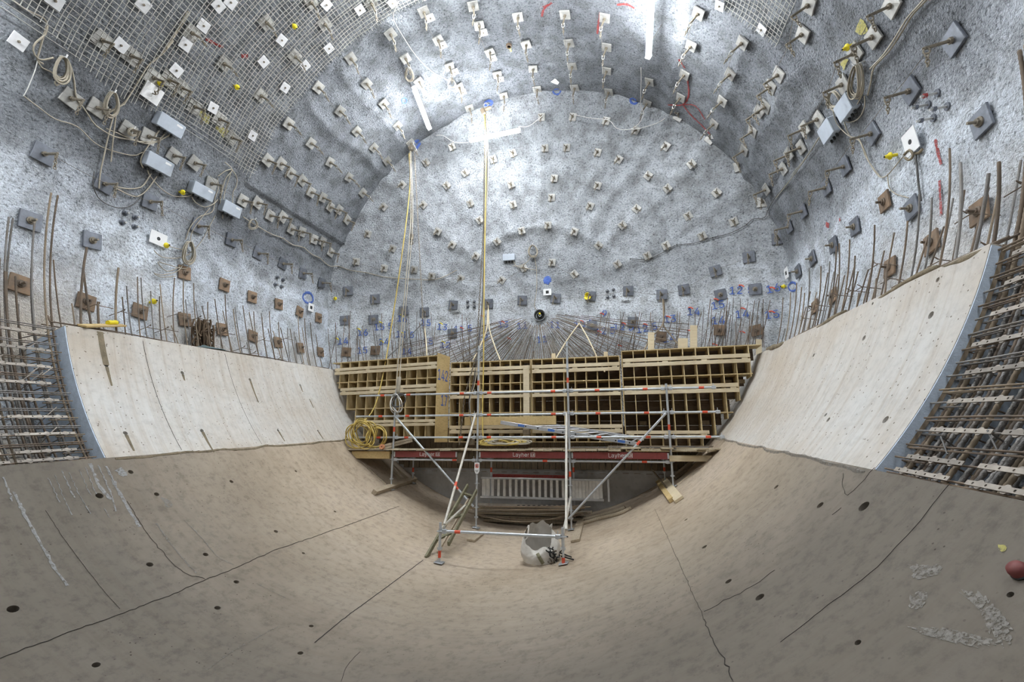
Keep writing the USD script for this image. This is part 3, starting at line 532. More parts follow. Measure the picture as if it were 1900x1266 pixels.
ROWS = [
 ('crown', 'from the camera in the vault row just above the tilted lamp', [(2, 975, 225), (2, 1088, 410), (2, 1185, 580)], 1),
 ('crown', 'from the camera in the vault row just below the tilted lamp', [(2, 685, 415), (2, 800, 600), (2, 925, 745), (2, 1025, 905), (2, 1120, 1030)], 1),
 ('crown', 'from the camera in the second vault row below the tilted lamp', [(2, 440, 625), (2, 600, 800), (2, 725, 950), (2, 850, 1070), (2, 950, 1170)], 1),
 ('crown', 'from the camera in the third vault row below the tilted lamp', [(2, 220, 895), (2, 385, 1040), (2, 525, 1180), (6, 665, 25), (6, 770, 140)], 1),
 ('crown', 'from the camera in the first vault row right of the tilted lamp', [(2, 1225, 65), (2, 1330, 270), (2, 1415, 470), (2, 1485, 620), (2, 1560, 775)], 1),
 ('crown', 'from the camera in the second vault row right of the tilted lamp', [(2, 1590, 10), (2, 1635, 160), (2, 1715, 365), (2, 1770, 530), (2, 1815, 680)], 1),
 ('crown', 'from the camera in the vault row above the level lamp end', [(3, 45, 100), (3, 105, 305), (3, 155, 485), (3, 185, 635)], 1),
 ('crown', 'from the camera in the vault row along the crown line', [(3, 395, 80), (3, 425, 290), (3, 448, 458), (3, 465, 620)], 1),
 ('crown', 'from the camera in the vault row left of the hanging lamp', [(3, 690, 105), (3, 705, 320), (3, 703, 498), (3, 718, 655)], 1),
 ('crown', 'from the camera in the short row under the hanging lamp', [(3, 1022, 580), (3, 1003, 738)], 0),
 ('crown', 'from the camera in the first vault row right of the hanging lamp', [(3, 1395, 65), (3, 1340, 305), (3, 1285, 525), (3, 1255, 695), (3, 1225, 860)], 1),
 ('crown', 'from the camera in the second vault row right of the hanging lamp', [(3, 1735, 275), (3, 1640, 510), (3, 1580, 710), (3, 1510, 885), (3, 1455, 1030)], 1),
 ('side', 'from the camera in the right wall row at the mesh corner', [(4, 335, 25), (4, 290, 240), (4, 140, 520), (4, 75, 615), (4, 30, 765), (3, 1840, 800), (3, 1795, 945), (3, 1725, 1090), (3, 1670, 1220)], 1),
 ('side', 'from the camera in the right wall row beside two grey boxes', [(4, 945, 30), (4, 815, 260), (4, 680, 380), (4, 590, 610), (4, 410, 865), (4, 320, 930), (4, 275, 1075), (4, 205, 1120), (4, 150, 1230), (8, 30, 115), (7, 1840, 220)], 1),
 ('side', 'from the camera in the left wall row along the mesh edge', [(1, 735, 290), (1, 950, 405), (1, 1110, 565), (1, 1225, 580), (1, 1320, 640), (1, 1420, 780), (1, 1600, 870), (1, 1690, 1005), (2, 60, 1165), (2, 160, 1190), (2, 230, 1260), (6, 320, 50), (6, 380, 135), (6, 470, 175), (6, 525, 245), (6, 590, 265), (6, 650, 340)], 1),
 ('side', 'from the camera in the left wall row behind the grey boxes', [(1, 505, 720), (1, 700, 790), (1, 925, 950), (1, 1080, 1000), (1, 1265, 1140), (1, 1420, 1195), (5, 1540, 80), (5, 1775, 205), (5, 1880, 220), (6, 95, 315), (6, 185, 325), (6, 250, 415), (6, 330, 435), (6, 420, 490), (6, 480, 505), (6, 540, 585)], 1),
 ('dark', 'from the camera in the wired left wall row below the boxes', [(1, 310, 1130), (5, 750, 85), (5, 1090, 215), (5, 1440, 395), (5, 1685, 495), (5, 1885, 595), (6, 190, 670), (6, 335, 740), (6, 470, 810)], 1),
 ('dark', 'from the left in the wired end-wall row above the blue numbers', [(6, 685, 875), (6, 885, 935), (6, 1092, 1020), (6, 1245, 1030), (6, 1455, 980), (6, 1710, 970), (7, 80, 945), (7, 325, 930), (7, 580, 915), (7, 855, 878), (7, 1100, 905), (7, 1260, 868), (7, 1490, 732), (7, 1735, 630)], 1),
 ('dark', 'from the camera in the wired right wall row above the starter bars', [(4, 1405, 285), (4, 1085, 660), (4, 800, 975), (4, 590, 1220), (8, 450, 110), (8, 290, 280), (8, 190, 395), (8, 90, 495)], 1),
 ('wall', 'from the camera in the lower left wall row', [(5, 195, 360), (5, 648, 505)], 0),
 ('rust', 'from the camera in the upper rusty row on the left wall', [(5, 1330, 740), (5, 1625, 830), (5, 1830, 918), (6, 148, 970), (6, 300, 1025), (6, 438, 1070)], 0),
 ('wall', 'from the left in the end-wall row among the blue numbers', [(6, 662, 1090), (6, 873, 1085), (6, 1447, 1185), (7, 590, 1130), (7, 887, 1103), (7, 1528, 905), (7, 1780, 865)], 0),
 ('wall', 'from the camera in the right wall row at the bar tips', [(4, 1650, 885), (8, 1130, 260), (8, 695, 395), (8, 540, 530), (8, 380, 630), (8, 270, 725)], 0),
 ('rust', 'from the camera in the lower rusty row behind the left bars', [(5, 120, 830), (5, 605, 960), (5, 1000, 1030), (5, 1330, 1090), (5, 1605, 1160), (5, 1835, 1210), (0, 511, 637), (0, 552.5, 647), (0, 590, 654.5)], 0),
 ('rust', 'from the left just above the timber formwork', [(0, 645.7, 654.5), (0, 698.7, 651.5), (7, 1095, 1210), (7, 1520, 1165), (7, 1790, 1165)], 0),
 ('rust', 'from the camera in the rusty row behind the right bars', [(8, 1635, 290), (8, 925, 210), (8, 1280, 520), (8, 960, 700), (8, 530, 910), (8, 395, 990)], 0),
 ('end', 'from the left in the top ring of the end wall', [(2, 1250, 1195), (2, 1440, 1080), (3, 220, 870), (3, 448, 865), (3, 693, 895), (3, 910, 960), (3, 1130, 1075), (3, 1315, 1215), (7, 1503, 150)], 0),
 ('end', 'from the left in the second ring of the end wall', [(6, 1078, 95), (6, 1230, 240), (6, 1398, 95), (6, 1535, 5), (2, 1745, 1175), (2, 1890, 1135), (3, 245, 1095), (3, 403, 1090), (3, 630, 1125), (3, 785, 1175), (7, 1000, 28), (7, 1140, 128)], 0),
 ('end', 'from the left in the third ring of the end wall', [(6, 940, 255), (6, 1340, 440), (6, 1575, 230), (6, 1645, 355), (6, 1875, 95), (6, 1890, 240), (7, 312, 48), (7, 293, 190), (7, 575, 250), (7, 630, 103), (7, 812, 398), (7, 915, 275), (7, 1293, 322), (7, 1628, 365)], 0),
 ('end', 'from the left in the fourth ring of the end wall', [(6, 825, 455), (6, 1003, 560), (6, 1445, 535), (6, 1625, 625), (6, 1775, 515), (7, 75, 435), (7, 268, 398), (7, 462, 445), (7, 637, 545), (7, 775, 688), (7, 993, 622), (7, 1130, 545), (7, 1395, 475)], 0),
 ('end', 'from the left in the lowest ring of the grey end wall', [(6, 745, 660), (6, 948, 708), (6, 1168, 718), (6, 1300, 768), (6, 1510, 785), (6, 1808, 795), (7, 88, 705), (7, 295, 662), (7, 458, 750)], 1),
 ('mesh', 'from the left on the wire mesh, upper left', [(1, 112, 300), (1, 385, 0), (1, 867, 325), (1, 1037, 25), (1, 1275, 508), (1, 1345, 318), (1, 1480, 180), (1, 1548, 785), (1, 1590, 30), (1, 1680, 5), (1, 1838, 988), (2, 45, 445), (2, 177, 283), (2, 203, 635), (2, 350, 470), (2, 508, 20), (2, 525, 342), (2, 755, 58), (2, 995, 5)], 0),
 ('mesh', 'from the left on the wire mesh, upper right', [(3, 1555, 10), (3, 1865, 190)], 0),
 ('mesh', 'from the camera beside the rods above the tilted lamp', [(2, 1270, 100), (2, 1360, 300), (2, 1450, 500), (2, 1510, 650), (2, 1665, 205), (2, 1735, 400), (2, 1790, 555)], 0),
 ('crown', 'from the left hanging through the upper left wire mesh', [(1, 1400, 235), (1, 1640, 465), (2, 70, 160), (2, 30, 700), (2, 280, 410), (2, 400, 10), (2, 500, 170), (2, 845, 20)], 0),
]
for ri, (kind, phrase, pts, wired) in enumerate(ROWS):
    for i, q in enumerate(pts):
        anchor(kind, *px(*q), f'{LOOK[kind]}, {nth(i)} ' + phrase.replace('the ', ''), 'anchors ' + phrase.split(' in ', 1)[-1].split('from the left ')[-1][:60], 45 if kind in ('end',) and i % 2 == 0 and False else 0, ri)
for ri, (kind, phrase, pts, wired) in enumerate(ROWS):
    if wired:
        P = []
        for a, b in zip(TIPS[ri], TIPS[ri][1:]):
            L = np.linalg.norm(b - a)
            if L > 4: continue
            P += [a, (a + b) / 2 + np.array([0, 0, -.025 * L])]
        if P: tag(obj('safety_wire', tube(spline(P + [TIPS[ri][-1]], .15), .0045, 4), 'wire'), 'steel wire through anchors of ' + phrase.split(' in ', 1)[-1].replace('from the left ', '').replace('the ', ''), 'wire')

# survey plates, caps, bolts, paint
def wall_frame(x, y, up_world=True, off=0.0):
    p, n, z = hit(x, y, off); u = np.array([0, 0, 1.0]); u = u - n * (u @ n)
    u = unit(u) if np.linalg.norm(u) > .15 else unit(np.cross(n, [1, 0, 0]))
    return p, np.cross(u, n), u, n
def loc3(P, r, u, n): return lambda a, b, c=0.0: P + r * a + u * b + n * c
for x, y, w, h, hole, lb in ((276, 171, .33, .30, 0, 'white square survey plate with dark bolt, above the upper grey box'), (284, 444, .34, .26, 1, 'white plate with round black hole on the left wall'), (1702, 261, .30, .34, 1, 'white tilted plate with round black hole on the right wall'),
      (569, 571.5, .24, .24, 2, 'white survey target with black square under the blue ring'), (1017, 544.5, .25, .20, 2, 'white survey target with black square at the end wall centre'), (1470.5, 506, .25, .27, 2, 'white survey target with black square on the right wall')):
    p, r, u, n = wall_frame(x, y); t = thing('survey_plate', lb, 'plate', p); ax = np.array([r, u, n])
    obj('plate', bevel_box(p + n * .09, (w, h, .012), .003, ax), 'white', t); obj('bolt', cyl(p - n * .1, p + n * .09, .015, 8), 'rod', t)
    if hole == 2: obj('target_square', box(p + n * .0975, (.09, .09, .004), ax), 'black', t)
    elif hole == 1: obj('target_hole', lathe([(.0, .0985), (.035, .0985), (.036, .094)], p, n, 16), 'black', t)
    else: obj('hook', [tube([p + n * .09, p + n * .15 + r * .02, p + n * .16 + u * .05 - r * .03], .012, 6)], 'rod', t)
for i, (x, y, lb) in enumerate(((435, 159, 'on the wire mesh'), (543, 45, 'high on the wire mesh'), (333, 356.5, 'beside the third grey box'), (298, 456.5, 'under the white plate on the left wall'), (274, 562.5, 'among the left starter bars'), (1584, 82, 'on the upper right wall'), (1665, 287, 'beside the tilted white plate'), (1466, 531, 'in the blue ring on the right wall'), (625, 556, 'at the far left corner of the end wall'), (291, 152, 'on a cable above the tilted white plate'))):
    p, r, u, n = wall_frame(x, y); t = thing('marker_cap', f'yellow plastic marker cap {lb}', 'cap', p, 'yellow marker caps')
    obj('cap', lathe([(.0, .16), (.022, .16), (.028, .13), (.055, .10), (.055, .085), (.025, .08), (.02, -.05)], p, n, 14), 'yellow', t); obj('bolt', cyl(p, p + n * .175, .014, 8), 'black', t)
for cl, pts in (('on the left wall below the boxes', [(5, 910, 300), (5, 985, 330), (5, 890, 370), (5, 980, 400)]), ('on the left wall near the far corner', [(6, 145, 770), (6, 188, 790), (6, 135, 825), (6, 180, 840)]), ('on the end wall right of centre', [(7, 700, 875), (7, 745, 865), (7, 702, 920), (7, 748, 912)]), ('on the end wall left of the yellow hose', [(0, 869, 561), (0, 869.5, 570), (0, 881, 561), (0, 881, 570)]), ('on the right wall', [(4, 1270, 680), (4, 1205, 765), (4, 1340, 780), (4, 1245, 865)])):
    for i, q in enumerate(pts):
        p, r, u, n = wall_frame(*px(*q)); big = 'right wall' in cl and 'on the right' in cl
        t = thing('stud_bolt', f'small stud bolt {cl}, one of four', 'bolt', p, 'square of four bolts ' + cl)
        L = .2 if big else .11; obj('stud', cyl(p - n * .05, p + n * L, .016, 8), 'steel', t); obj('nut', cyl(p + n * (L - .07), p + n * (L - .035), .032, 6), 'plate_dark' if not big or i else 'red_paint', t); obj('washer', cyl(p - n * .01, p + n * .02, .05, 12), 'plate_dark', t)
def paint(pts, w, m_, parent, name, closed=False, label=None):
    P = [hit(*p) for p in (pts + pts[:1] if closed else pts)]; Q = spline([a for a, _, _ in P], .05)
    N = np.array([P[min(int(i * len(P) / len(Q)), len(P) - 1)][1] for i in range(len(Q))]); r = np.random.default_rng(len(Q)); out = []
    obj(name, ribbon(list(zip(Q, N)), w * (0.7 + 0.6 * r.random(len(Q))), .012), m_, parent, label=label)
def ring(c, r, k=12): return [(c[0] + r * math.cos(a), c[1] + r * math.sin(a)) for a in np.linspace(0, 2 * np.pi, k)[:-1]]
for c, r, w, par in (((771, 266), 7, .13, CEIL), ((906, 190), 7, .1, CEIL), ((1033, 168), 7, .05, CEIL), ((1177, 185), 7.5, .06, CEIL), ((748, 183), 5, .04, CEIL), ((570, 553), 10, .07, CEIL), ((1475, 532), 8, .05, CEIL), ((1016, 521), 3.5, .15, ENDW)):
    paint(ring(c, r), w, 'blue_paint', par, 'paint_ring', True)
for l, w, par in (([(1025, 0), (1010, 12), (1006, 26)], .05, CEIL), ([(1008, 8), (1022, 3)], .04, CEIL), ([(1147, 4), (1165, 3), (1180, 10)], .05, CEIL), ([(1116, 18), (1112, 40), (1110, 58)], .05, CEIL), ([(1266, 100), (1276, 120)], .05, CEIL),
      ([(1279, 142), (1281, 172), (1270, 190), (1245, 187)], .045, CEIL), ([(1270, 190), (1286, 210), (1304, 228), (1324, 246)], .05, CEIL), ([(1270, 190), (1294, 193), (1312, 218)], .035, CEIL), ([(1741, 258), (1751, 290), (1756, 305)], .05, CEIL), ([(1753, 335), (1756, 400)], .045, CEIL), ([(382, 72), (400, 82), (415, 88)], .05, CEIL), ([(448, 104), (460, 105)], .09, CEIL),
      ([(1534, 416), (1541, 419)], .09, CEIL), ([(1561, 405), (1564, 411)], .07, CEIL)):
    paint(l, w, 'red_paint', par, 'paint_line')
for l, w in (([(372, 205), (380, 218), (388, 222)], .16), ([(402, 232), (412, 244), (420, 250)], .16), ([(1594, 45), (1604, 55), (1606, 62)], .18), ([(1564, 112), (1572, 120)], .18)): paint(l, w, 'yellow_paint', CEIL, 'paint_patch')
for l, w in (([(1026, 144), (1032, 148), (1037, 150)], .16), ([(1324, 245), (1327, 252)], .11)): paint(l, w, 'white', CEIL, 'paint_patch')
def number(txt, x, y, h=0.2, par=None):
    p, r, u, n = wall_frame(x, y, off=.03); m = meshkit.text_mesh(txt, h, 0.006); v = np.array(m.vertices); v[:, 0] -= v[:, 0].mean(); v[:, 1] -= h / 2; k = rng.uniform(-.12, .12); v[:, :2] = v[:, :2] @ np.array([[1, k], [-k, 1]])
    obj('painted_number', (p + v[:, :1] * r + v[:, 1:2] * u + v[:, 2:] * n, np.array(m.faces)), 'blue_paint', par or ENDW)
for tx, x, y in (('16', 678, 618), ('15 5', 716, 607), ('16', 751, 593), ('15', 794, 600), ('13', 824, 608), ('11 5', 864, 611), ('13', 937, 603), ('12', 899, 627), ('15', 798, 634), ('14', 640, 634), ('14', 715, 635), ('13 5', 756, 622), ('12', 829, 641), ('15', 677, 651), ('14', 757, 653), ('11', 969, 606), ('11', 1029, 604), ('9', 1122, 583), ('10 5', 1086, 602), ('12 5', 1126, 615), ('12 5', 1160, 608), ('12 5', 1203, 609), ('13', 1245, 593), ('11', 1005, 631), ('14', 1287, 580), ('15', 1334, 567), ('12 5', 1378, 540), ('16', 1437, 536), ('14', 1377, 584), ('14', 1333, 596), ('15', 1434, 585), ('14', 1242, 629)):
    number(tx, x, y)
# little end tags on the stub bars of the end wall
for col, pts in (('yellow', [(707, 599), (666, 611), (627, 629), (709, 634), (746, 586), (818, 601), (822, 635), (746, 618)]), ('red', [(894, 587), (932, 598), (856, 609), (944, 629), (1115, 583), (1078, 597), (1110, 616), (1155, 601), (1195, 603), (1237, 589), (1278, 573), (1325, 557), (1371, 532), (1428, 536), (1374, 574), (1427, 580), (1276, 615), (1373, 617), (1148, 642), (1322, 640)])):
    for i, (x, y) in enumerate(pts):
        p, r, u, n = wall_frame(x, y); c = [p, p + n * .08, p + n * .13 + r * .05 - u * .02, p + n * .14 + r * .11 - u * .07]
        tag(obj('bar_tag', [tube(c, .016, 6)], 'yellow' if col == 'yellow' else 'red_band'), f'small {col} capped bar hook, {nth(i)} {"from the yellow hose side" if col == "yellow" else "of the red ones"} beside the blue numbers', 'bar hook', f'{col} capped bar hooks on the end wall')
# pipe stub at the centre of the end wall, yellow bundle, stub hole
p, r, u, n = wall_frame(1003, 587); t = thing('pipe_stub', 'dark round pipe stub at the middle of the end wall', 'pipe', p)
obj('pipe_ring', lathe([(.135, -.2), (.135, .13), (.172, .13), (.172, -.2)], p, n, 28), 'black', t, 30); obj('pipe_rim', lathe([(.165, .131), (.172, .137), (.178, .131), (.178, .09)], p, n, 28), 'galv', t, 30)
obj('plug', lathe([(0, .06), (.05, .06), (.05, .02), (.136, .0)], p, n, 20), 'black', t); obj('cap', lathe([(0, .11), (.025, .11), (.03, .05)], p + u * .05, n, 12), 'yellow', t); obj('hook', torus(p + n * .08, .035, .008, r, u), 'white', t)
p, r, u, n = wall_frame(1092, 554); t = thing('strap_bundle', 'yellow bundle hung on an end-wall anchor', 'strap', p)
for k in range(5): obj('loop', torus(p + n * .16 + u * (.02 * k - .02), .085 - .006 * k, .016, r, unit(u + n * (.3 * k - .6)), 14, 6), 'yellow', t)
p, r, u, n = wall_frame(944, 80); t = thing('pipe_stub', 'small rusty drain hole with yellow tag high on the vault', 'pipe', p)
obj('pipe_ring', lathe([(.05, -.05), (.05, .06), (.07, .06), (.08, -.02)], p, n, 16), 'rebar', t); obj('plug', lathe([(0, .01), (.05, .01)], p, n, 12), 'black', t); obj('tag', box(p + n * .07 + r * .02 - u * .1, (.05, .1, .01), np.array([r, u, n])), 'yellow', t)

# ------------------------------------------------------------------ junction boxes and cables on the walls
for x, y, w, h, d, ax_s, lb in ((307, 230, .50, .26, .17, 1, 'highest of the four grey-blue junction boxes on the left wall'), (286, 303, .50, .27, .17, 1, 'second grey-blue junction box down the left wall'), (367, 354.5, .50, .25, .17, 1, 'third grey-blue junction box, beside a yellow cap'), (421, 387, .48, .26, .16, 1, 'lowest of the four grey-blue junction boxes on the left wall'),
      (1580, 195, .42, .30, .14, 1, 'upper grey-blue junction box under a cable coil, right wall'), (1549, 237.5, .42, .30, .14, 1, 'lower grey-blue junction box on the right wall'), (945, 479, .38, .2, .14, 2, 'small grey junction box in the middle of the end wall')):
    p, n, z = hit(x, y); r = unit(W([0, 1, 0])) if ax_s == 1 else wall_frame(x, y)[1]; r = unit(r - n * (r @ n)); u = np.cross(n, r); u = u if u[2] > 0 else -u; A3 = np.array([r, u, n])
    t = thing('junction_box', lb, 'box', p, 'grey junction boxes on the walls')
    obj('body', bevel_box(p + n * d * .45, (w, h, d * .9), .015, A3), 'box', t); obj('lid', bevel_box(p + n * (d * .93), (w * 1.01, h * 1.02, .03), .008, A3), 'box', t)
    obj('sticker', box(p + n * (d + .003) + r * w * .27 + u * h * .28 * (1 if ax_s == 1 else .5), (w * .24, h * .16, .004), A3), 'white', t)
    for k in (-.25, .0, .25): obj('gland', cyl(p + n * d * .4 + r * w * k - u * h * .48, p + n * d * .4 + r * w * k - u * (h * .5 + .06), .02, 8), 'black', t)
def wallcable(pts, r, m_, label, off=.04, sag=0.0, cat='cable', name='cable', group=None, extra=None):
    P = [hit(*p, off)[0] for p in pts]; ms = [tube(spline(P, .06), r, 5)]
    if extra: ms += extra
    return tag(obj(name, ms, m_, None, True), label, cat, group)
def coil(c, rx, ry, k, r, m_, label, seed, rot=0.0, off=.06, tails=()):
    """Hung coil: k loops gathered at the top, loose at the bottom."""
    q = random.Random(seed); ms = []
    for i in range(k):
        a, b = rx * q.uniform(.72, 1.05), ry * q.uniform(.82, 1.08); dx = q.uniform(-.12, .12) * rx; pts = []
        for t in np.linspace(0, 2 * np.pi, 15)[:-1]:
            X, Y = a * math.sin(t) * (1 - .25 * math.cos(t)) + dx * (1 - math.cos(t)) / 2, -b * math.cos(t) + (b - ry)
            pts.append((c[0] + X * math.cos(rot) - Y * math.sin(rot), c[1] + X * math.sin(rot) + Y * math.cos(rot)))
        o = off + q.uniform(0, .09); P = [hit(*p, o)[0] for p in pts]; ms.append(tube(spline(P + P[:1], .06), r, 5))
    for tl in tails: ms.append(tube(spline([hit(*p, off)[0] for p in tl], .06), r, 5))
    t = thing('cable_coil', label, 'cable coil', hit(*c)[0]); obj('loops', ms, m_, t, True)
    p, n, _ = hit(c[0] + ry * math.sin(rot), c[1] - ry * math.cos(rot)); obj('hook', [tube([p - n * .03, p + n * .16, p + n * .18 + np.array([0, 0, .05])], .012, 6)], 'white', t)
coil((108, 127), 14, 24, 7, .013, 'cable', 'beige cable coil hung high on the left wall, the larger upper one', 11, .12, tails=([(118, 112), (130, 135), (135, 178), (150, 200), (160, 215), (172, 232), (205, 252), (240, 259)], [(112, 106), (125, 118), (132, 150), (134, 176)], [(95, 106), (80, 110), (66, 108), (57, 92), (62, 78), (80, 62), (84, 46)], [(97, 150), (99, 158), (108, 152)]))
coil((199, 192), 14, 24, 5, .012, 'cable', 'beige cable coil hung on the left wall, left of the clamped cable pair', 12, .1, tails=([(213, 190), (205, 215), (196, 250), (188, 285), (181, 320), (178, 350)], [(213, 195), (208, 225), (204, 262), (200, 300)], [(186, 210), (200, 207), (226, 192)]))
coil((340, 470), 11, 22, 9, .009, 'cable', 'tangled grey cable coil above the rusty plate on the left wall', 13, .2, tails=([(347, 458), (352, 430), (368, 405), (385, 385)], [(333, 490), (320, 505), (290, 512), (276, 508), (290, 516), (318, 514)], [(345, 490), (335, 500), (300, 492), (283, 488), (300, 505), (325, 497)], [(300, 456), (325, 463), (340, 462)], [(276, 466), (290, 478), (320, 480), (345, 472)]))
coil((1602, 145), 13, 33, 12, .009, 'cable', 'big loose cable coil above the upper right junction box', 14, .12, tails=([(1612, 175), (1612, 195), (1598, 218), (1580, 225), (1565, 218)], [(1605, 178), (1595, 195)]))
coil((1559, 182), 11, 18, 8, .009, 'cable', 'smaller cable coil beside the right junction boxes', 15, -.2, tails=([(1550, 195), (1560, 225), (1572, 242), (1584, 252), (1598, 255), (1608, 276), (1618, 300), (1630, 318), (1642, 328), (1656, 324), (1668, 310), (1680, 294), (1690, 284)], [(1563, 190), (1570, 215), (1582, 250), (1600, 260), (1612, 290), (1628, 314), (1640, 326)]))
coil((990, 468), 9, 11, 6, .011, 'cable', 'beige cable coil beside the small end-wall box', 16, 0, tails=([(985, 478), (978, 488), (966, 494), (952, 495)], [(992, 478), (996, 500), (997, 540), (993, 570), (1003, 580)], [(952, 484), (960, 496), (975, 499), (996, 502)]))
coil((755, 130), 8, 13, 4, .01, 'cable', 'small cable ring under the plate above the tilted lamp', 17, 0, tails=([(749, 118), (752, 132)],))
coil((835, 147), 8, 9, 5, .01, 'cable', 'small cable ring below the third anchor right of the tilted lamp', 18, 0)
coil((463, 415), 9, 9, 4, .007, 'cable', 'thin wire coil on the left wall beyond the boxes', 19, 0)
coil((235, 243), 8, 7, 6, .012, 'cable', 'rolled cable on the plate left of the upper box', 20, .3)
wallcable([(350, 20), (333, 48), (310, 82), (290, 107), (271, 121), (250, 155), (228, 190), (200, 206), (188, 212)], .013, 'cable', 'beige twin cable clamped down the mesh corner, upper left', extra=[tube(spline([hit(*p, .05)[0] for p in ((346, 18), (327, 50), (305, 92), (287, 107), (269, 122), (248, 158), (226, 194))], .06), .013, 5), tube([hit(306, 86, .05)[0], hit(317, 72, .05)[0]], .03, 6)])
for i, (l, r, m_, lb) in enumerate((
  ([(12, -8), (40, 14), (78, 33), (84, 46), (78, 66), (72, 88), (67, 110), (78, 118)], .014, 'cable', 'beige cable from the top left corner down to the first clip'),
  ([(67, 110), (62, 130), (47, 165), (40, 178)], .007, 'cable_white', 'thin white cord hanging from the cable clip, far left'),
  ([(66, 110), (75, 125), (90, 132), (104, 142)], .012, 'cable', 'short cable loop left of the big upper coil'),
  ([(41, 178), (70, 200), (100, 221), (140, 235), (180, 270), (240, 288), (262, 282)], .01, 'cable', 'sagging cable from the far-left clip to the second box'),
  ([(236, 258), (255, 262), (285, 262), (305, 253), (313, 246)], .012, 'cable', 'cable curving into the underside of the upper box'),
  ([(291, 241), (276, 264), (262, 285), (257, 300), (262, 311)], .012, 'cable', 'cable linking the upper box to the second box'),
  ([(303, 246), (288, 262), (268, 266), (240, 258), (212, 246), (192, 238)], .012, 'cable', 'cable from the upper box to the rolled cable'),
  ([(277, 322), (262, 343), (250, 349), (230, 350), (208, 346)], .012, 'cable', 'cable from the second box to the wired plate'),
  ([(288, 327), (272, 348), (256, 362), (240, 364), (205, 347)], .012, 'cable', 'longer cable from the second box to the wired plate'),
  ([(270, 315), (276, 328), (298, 352), (320, 364), (345, 364), (352, 361)], .01, 'cable', 'cable from the second box to the third box'),
  ([(170, 318), (168, 345), (182, 372), (215, 386), (245, 378), (268, 350)], .008, 'cable_dark', 'dark cable sagging in a wide arc below the second box'),
  ([(352, 365), (358, 375), (375, 384), (392, 378), (401, 370)], .011, 'cable', 'cable looping under the third box'),
  ([(414, 300), (428, 314), (416, 330), (410, 352), (405, 376), (408, 392)], .011, 'cable', 'left strand of the cable fan above the lowest box'),
  ([(428, 314), (437, 330), (434, 348), (430, 355), (428, 380), (431, 398)], .011, 'cable', 'right strand of the cable fan above the lowest box'),
  ([(427, 315), (421, 335), (413, 362), (410, 390), (409, 405)], .009, 'cable', 'middle strand of the cable fan above the lowest box'),
  ([(402, 326), (416, 316), (428, 313)], .011, 'cable', 'short cable joining the fan above the lowest box'),
  ([(401, 330), (402, 350), (396, 366), (390, 392), (365, 402), (350, 420), (340, 445)], .011, 'cable', 'cable running down the left wall beside the third box'),
  ([(395, 400), (382, 425), (372, 445), (358, 462), (345, 470)], .008, 'cable', 'cable down to the tangled coil on the left wall'))):
    wallcable(l, r, m_, lb, off=.05 if i > 3 else .04)
t6 = lambda l: [px(6, *q) for q in l]; t7 = lambda l: [px(7, *q) for q in l]
wallcable([(448, 402), (462, 412)] + t6([(0, 395), (100, 450), (185, 482), (260, 530), (340, 550), (400, 600), (460, 628), (530, 685), (620, 697), (700, 725), (815, 742), (960, 775), (1140, 788), (1300, 796), (1390, 775), (1470, 720)]), .013, 'cable', 'long cable along the left wall and round the end wall behind the hose', extra=[tube([hit(*px(6, *q), .0)[0], hit(*px(6, *q), .09)[0]], .014, 5) for q in ((185, 482), (340, 550), (460, 628), (620, 697), (815, 742), (1140, 788), (1470, 720))])
wallcable(t7([(870, 645), (1000, 645), (1130, 585), (1210, 540), (1330, 530), (1470, 488), (1600, 452), (1720, 392), (1760, 352), (1850, 338), (1899, 270)]) + [(1442, 366), (1474, 330)], .009, 'cable_dark', 'dark cable clipped along the right side of the end wall', extra=[tube([hit(*px(7, *q), .0)[0], hit(*px(7, *q), .09)[0]], .014, 5) for q in ((870, 645), (1210, 540), (1470, 488), (1720, 392))])
wallcable([(1444, 367), (1474, 330), (1503, 289), (1520, 262), (1530, 249)], .009, 'cable', 'thin cable from the lower right box down the wall', extra=[tube(spline([hit(*p, .07)[0] for p in ((1478, 322), (1508, 284), (1528, 252))], .1), .007, 4)])
wallcable([(1734, -10), (1716, 8), (1698, 28), (1678, 58), (1654, 94), (1628, 123), (1622, 150), (1616, 175)], .013, 'cable', 'twin cable sweeping from the top down to the big right coil', extra=[tube(spline([hit(*p, .07)[0] for p in ((1730, -10), (1712, 10), (1694, 30), (1674, 60), (1650, 96), (1625, 124))], .1), .012, 5)])
wallcable([(1653, 322), (1664, 345), (1674, 358), (1700, 366)], .008, 'cable', 'thin cable loop below the tilted white plate')
wallcable([(1708, 285), (1716, 310), (1718, 340), (1724, 372)], .014, 'cable_dark', 'dark cable hanging behind the right starter bars')
wallcable([(1690, 275), (1700, 283), (1716, 282), (1722, 275)], .02, 'burlap', 'cable tuft under the tilted white plate', extra=[tube(spline([hit(*p, .1)[0] for p in ((1692, 285), (1702, 276), (1715, 286), (1708, 294), (1696, 290))], .05), .016, 5)])
def air(pts, Ys, r, m_, label, name='cable', cat='cable', group=None, step=.1, n=6, parent=None):
    """A line hanging in the air: pixels of the photograph with depths along the hall."""
    Y = np.interp(np.linspace(0, 1, len(pts)), np.linspace(0, 1, len(Ys)), Ys); P = [pY(*p, y) for p, y in zip(pts, Y)]
    g = tube(spline(P, step), r, n)
    return g if label is None else tag(obj(name, g, m_, parent, True), label, cat, group)
hc = lambda l, off=.25: [hit(*p, off)[0] for p in l]
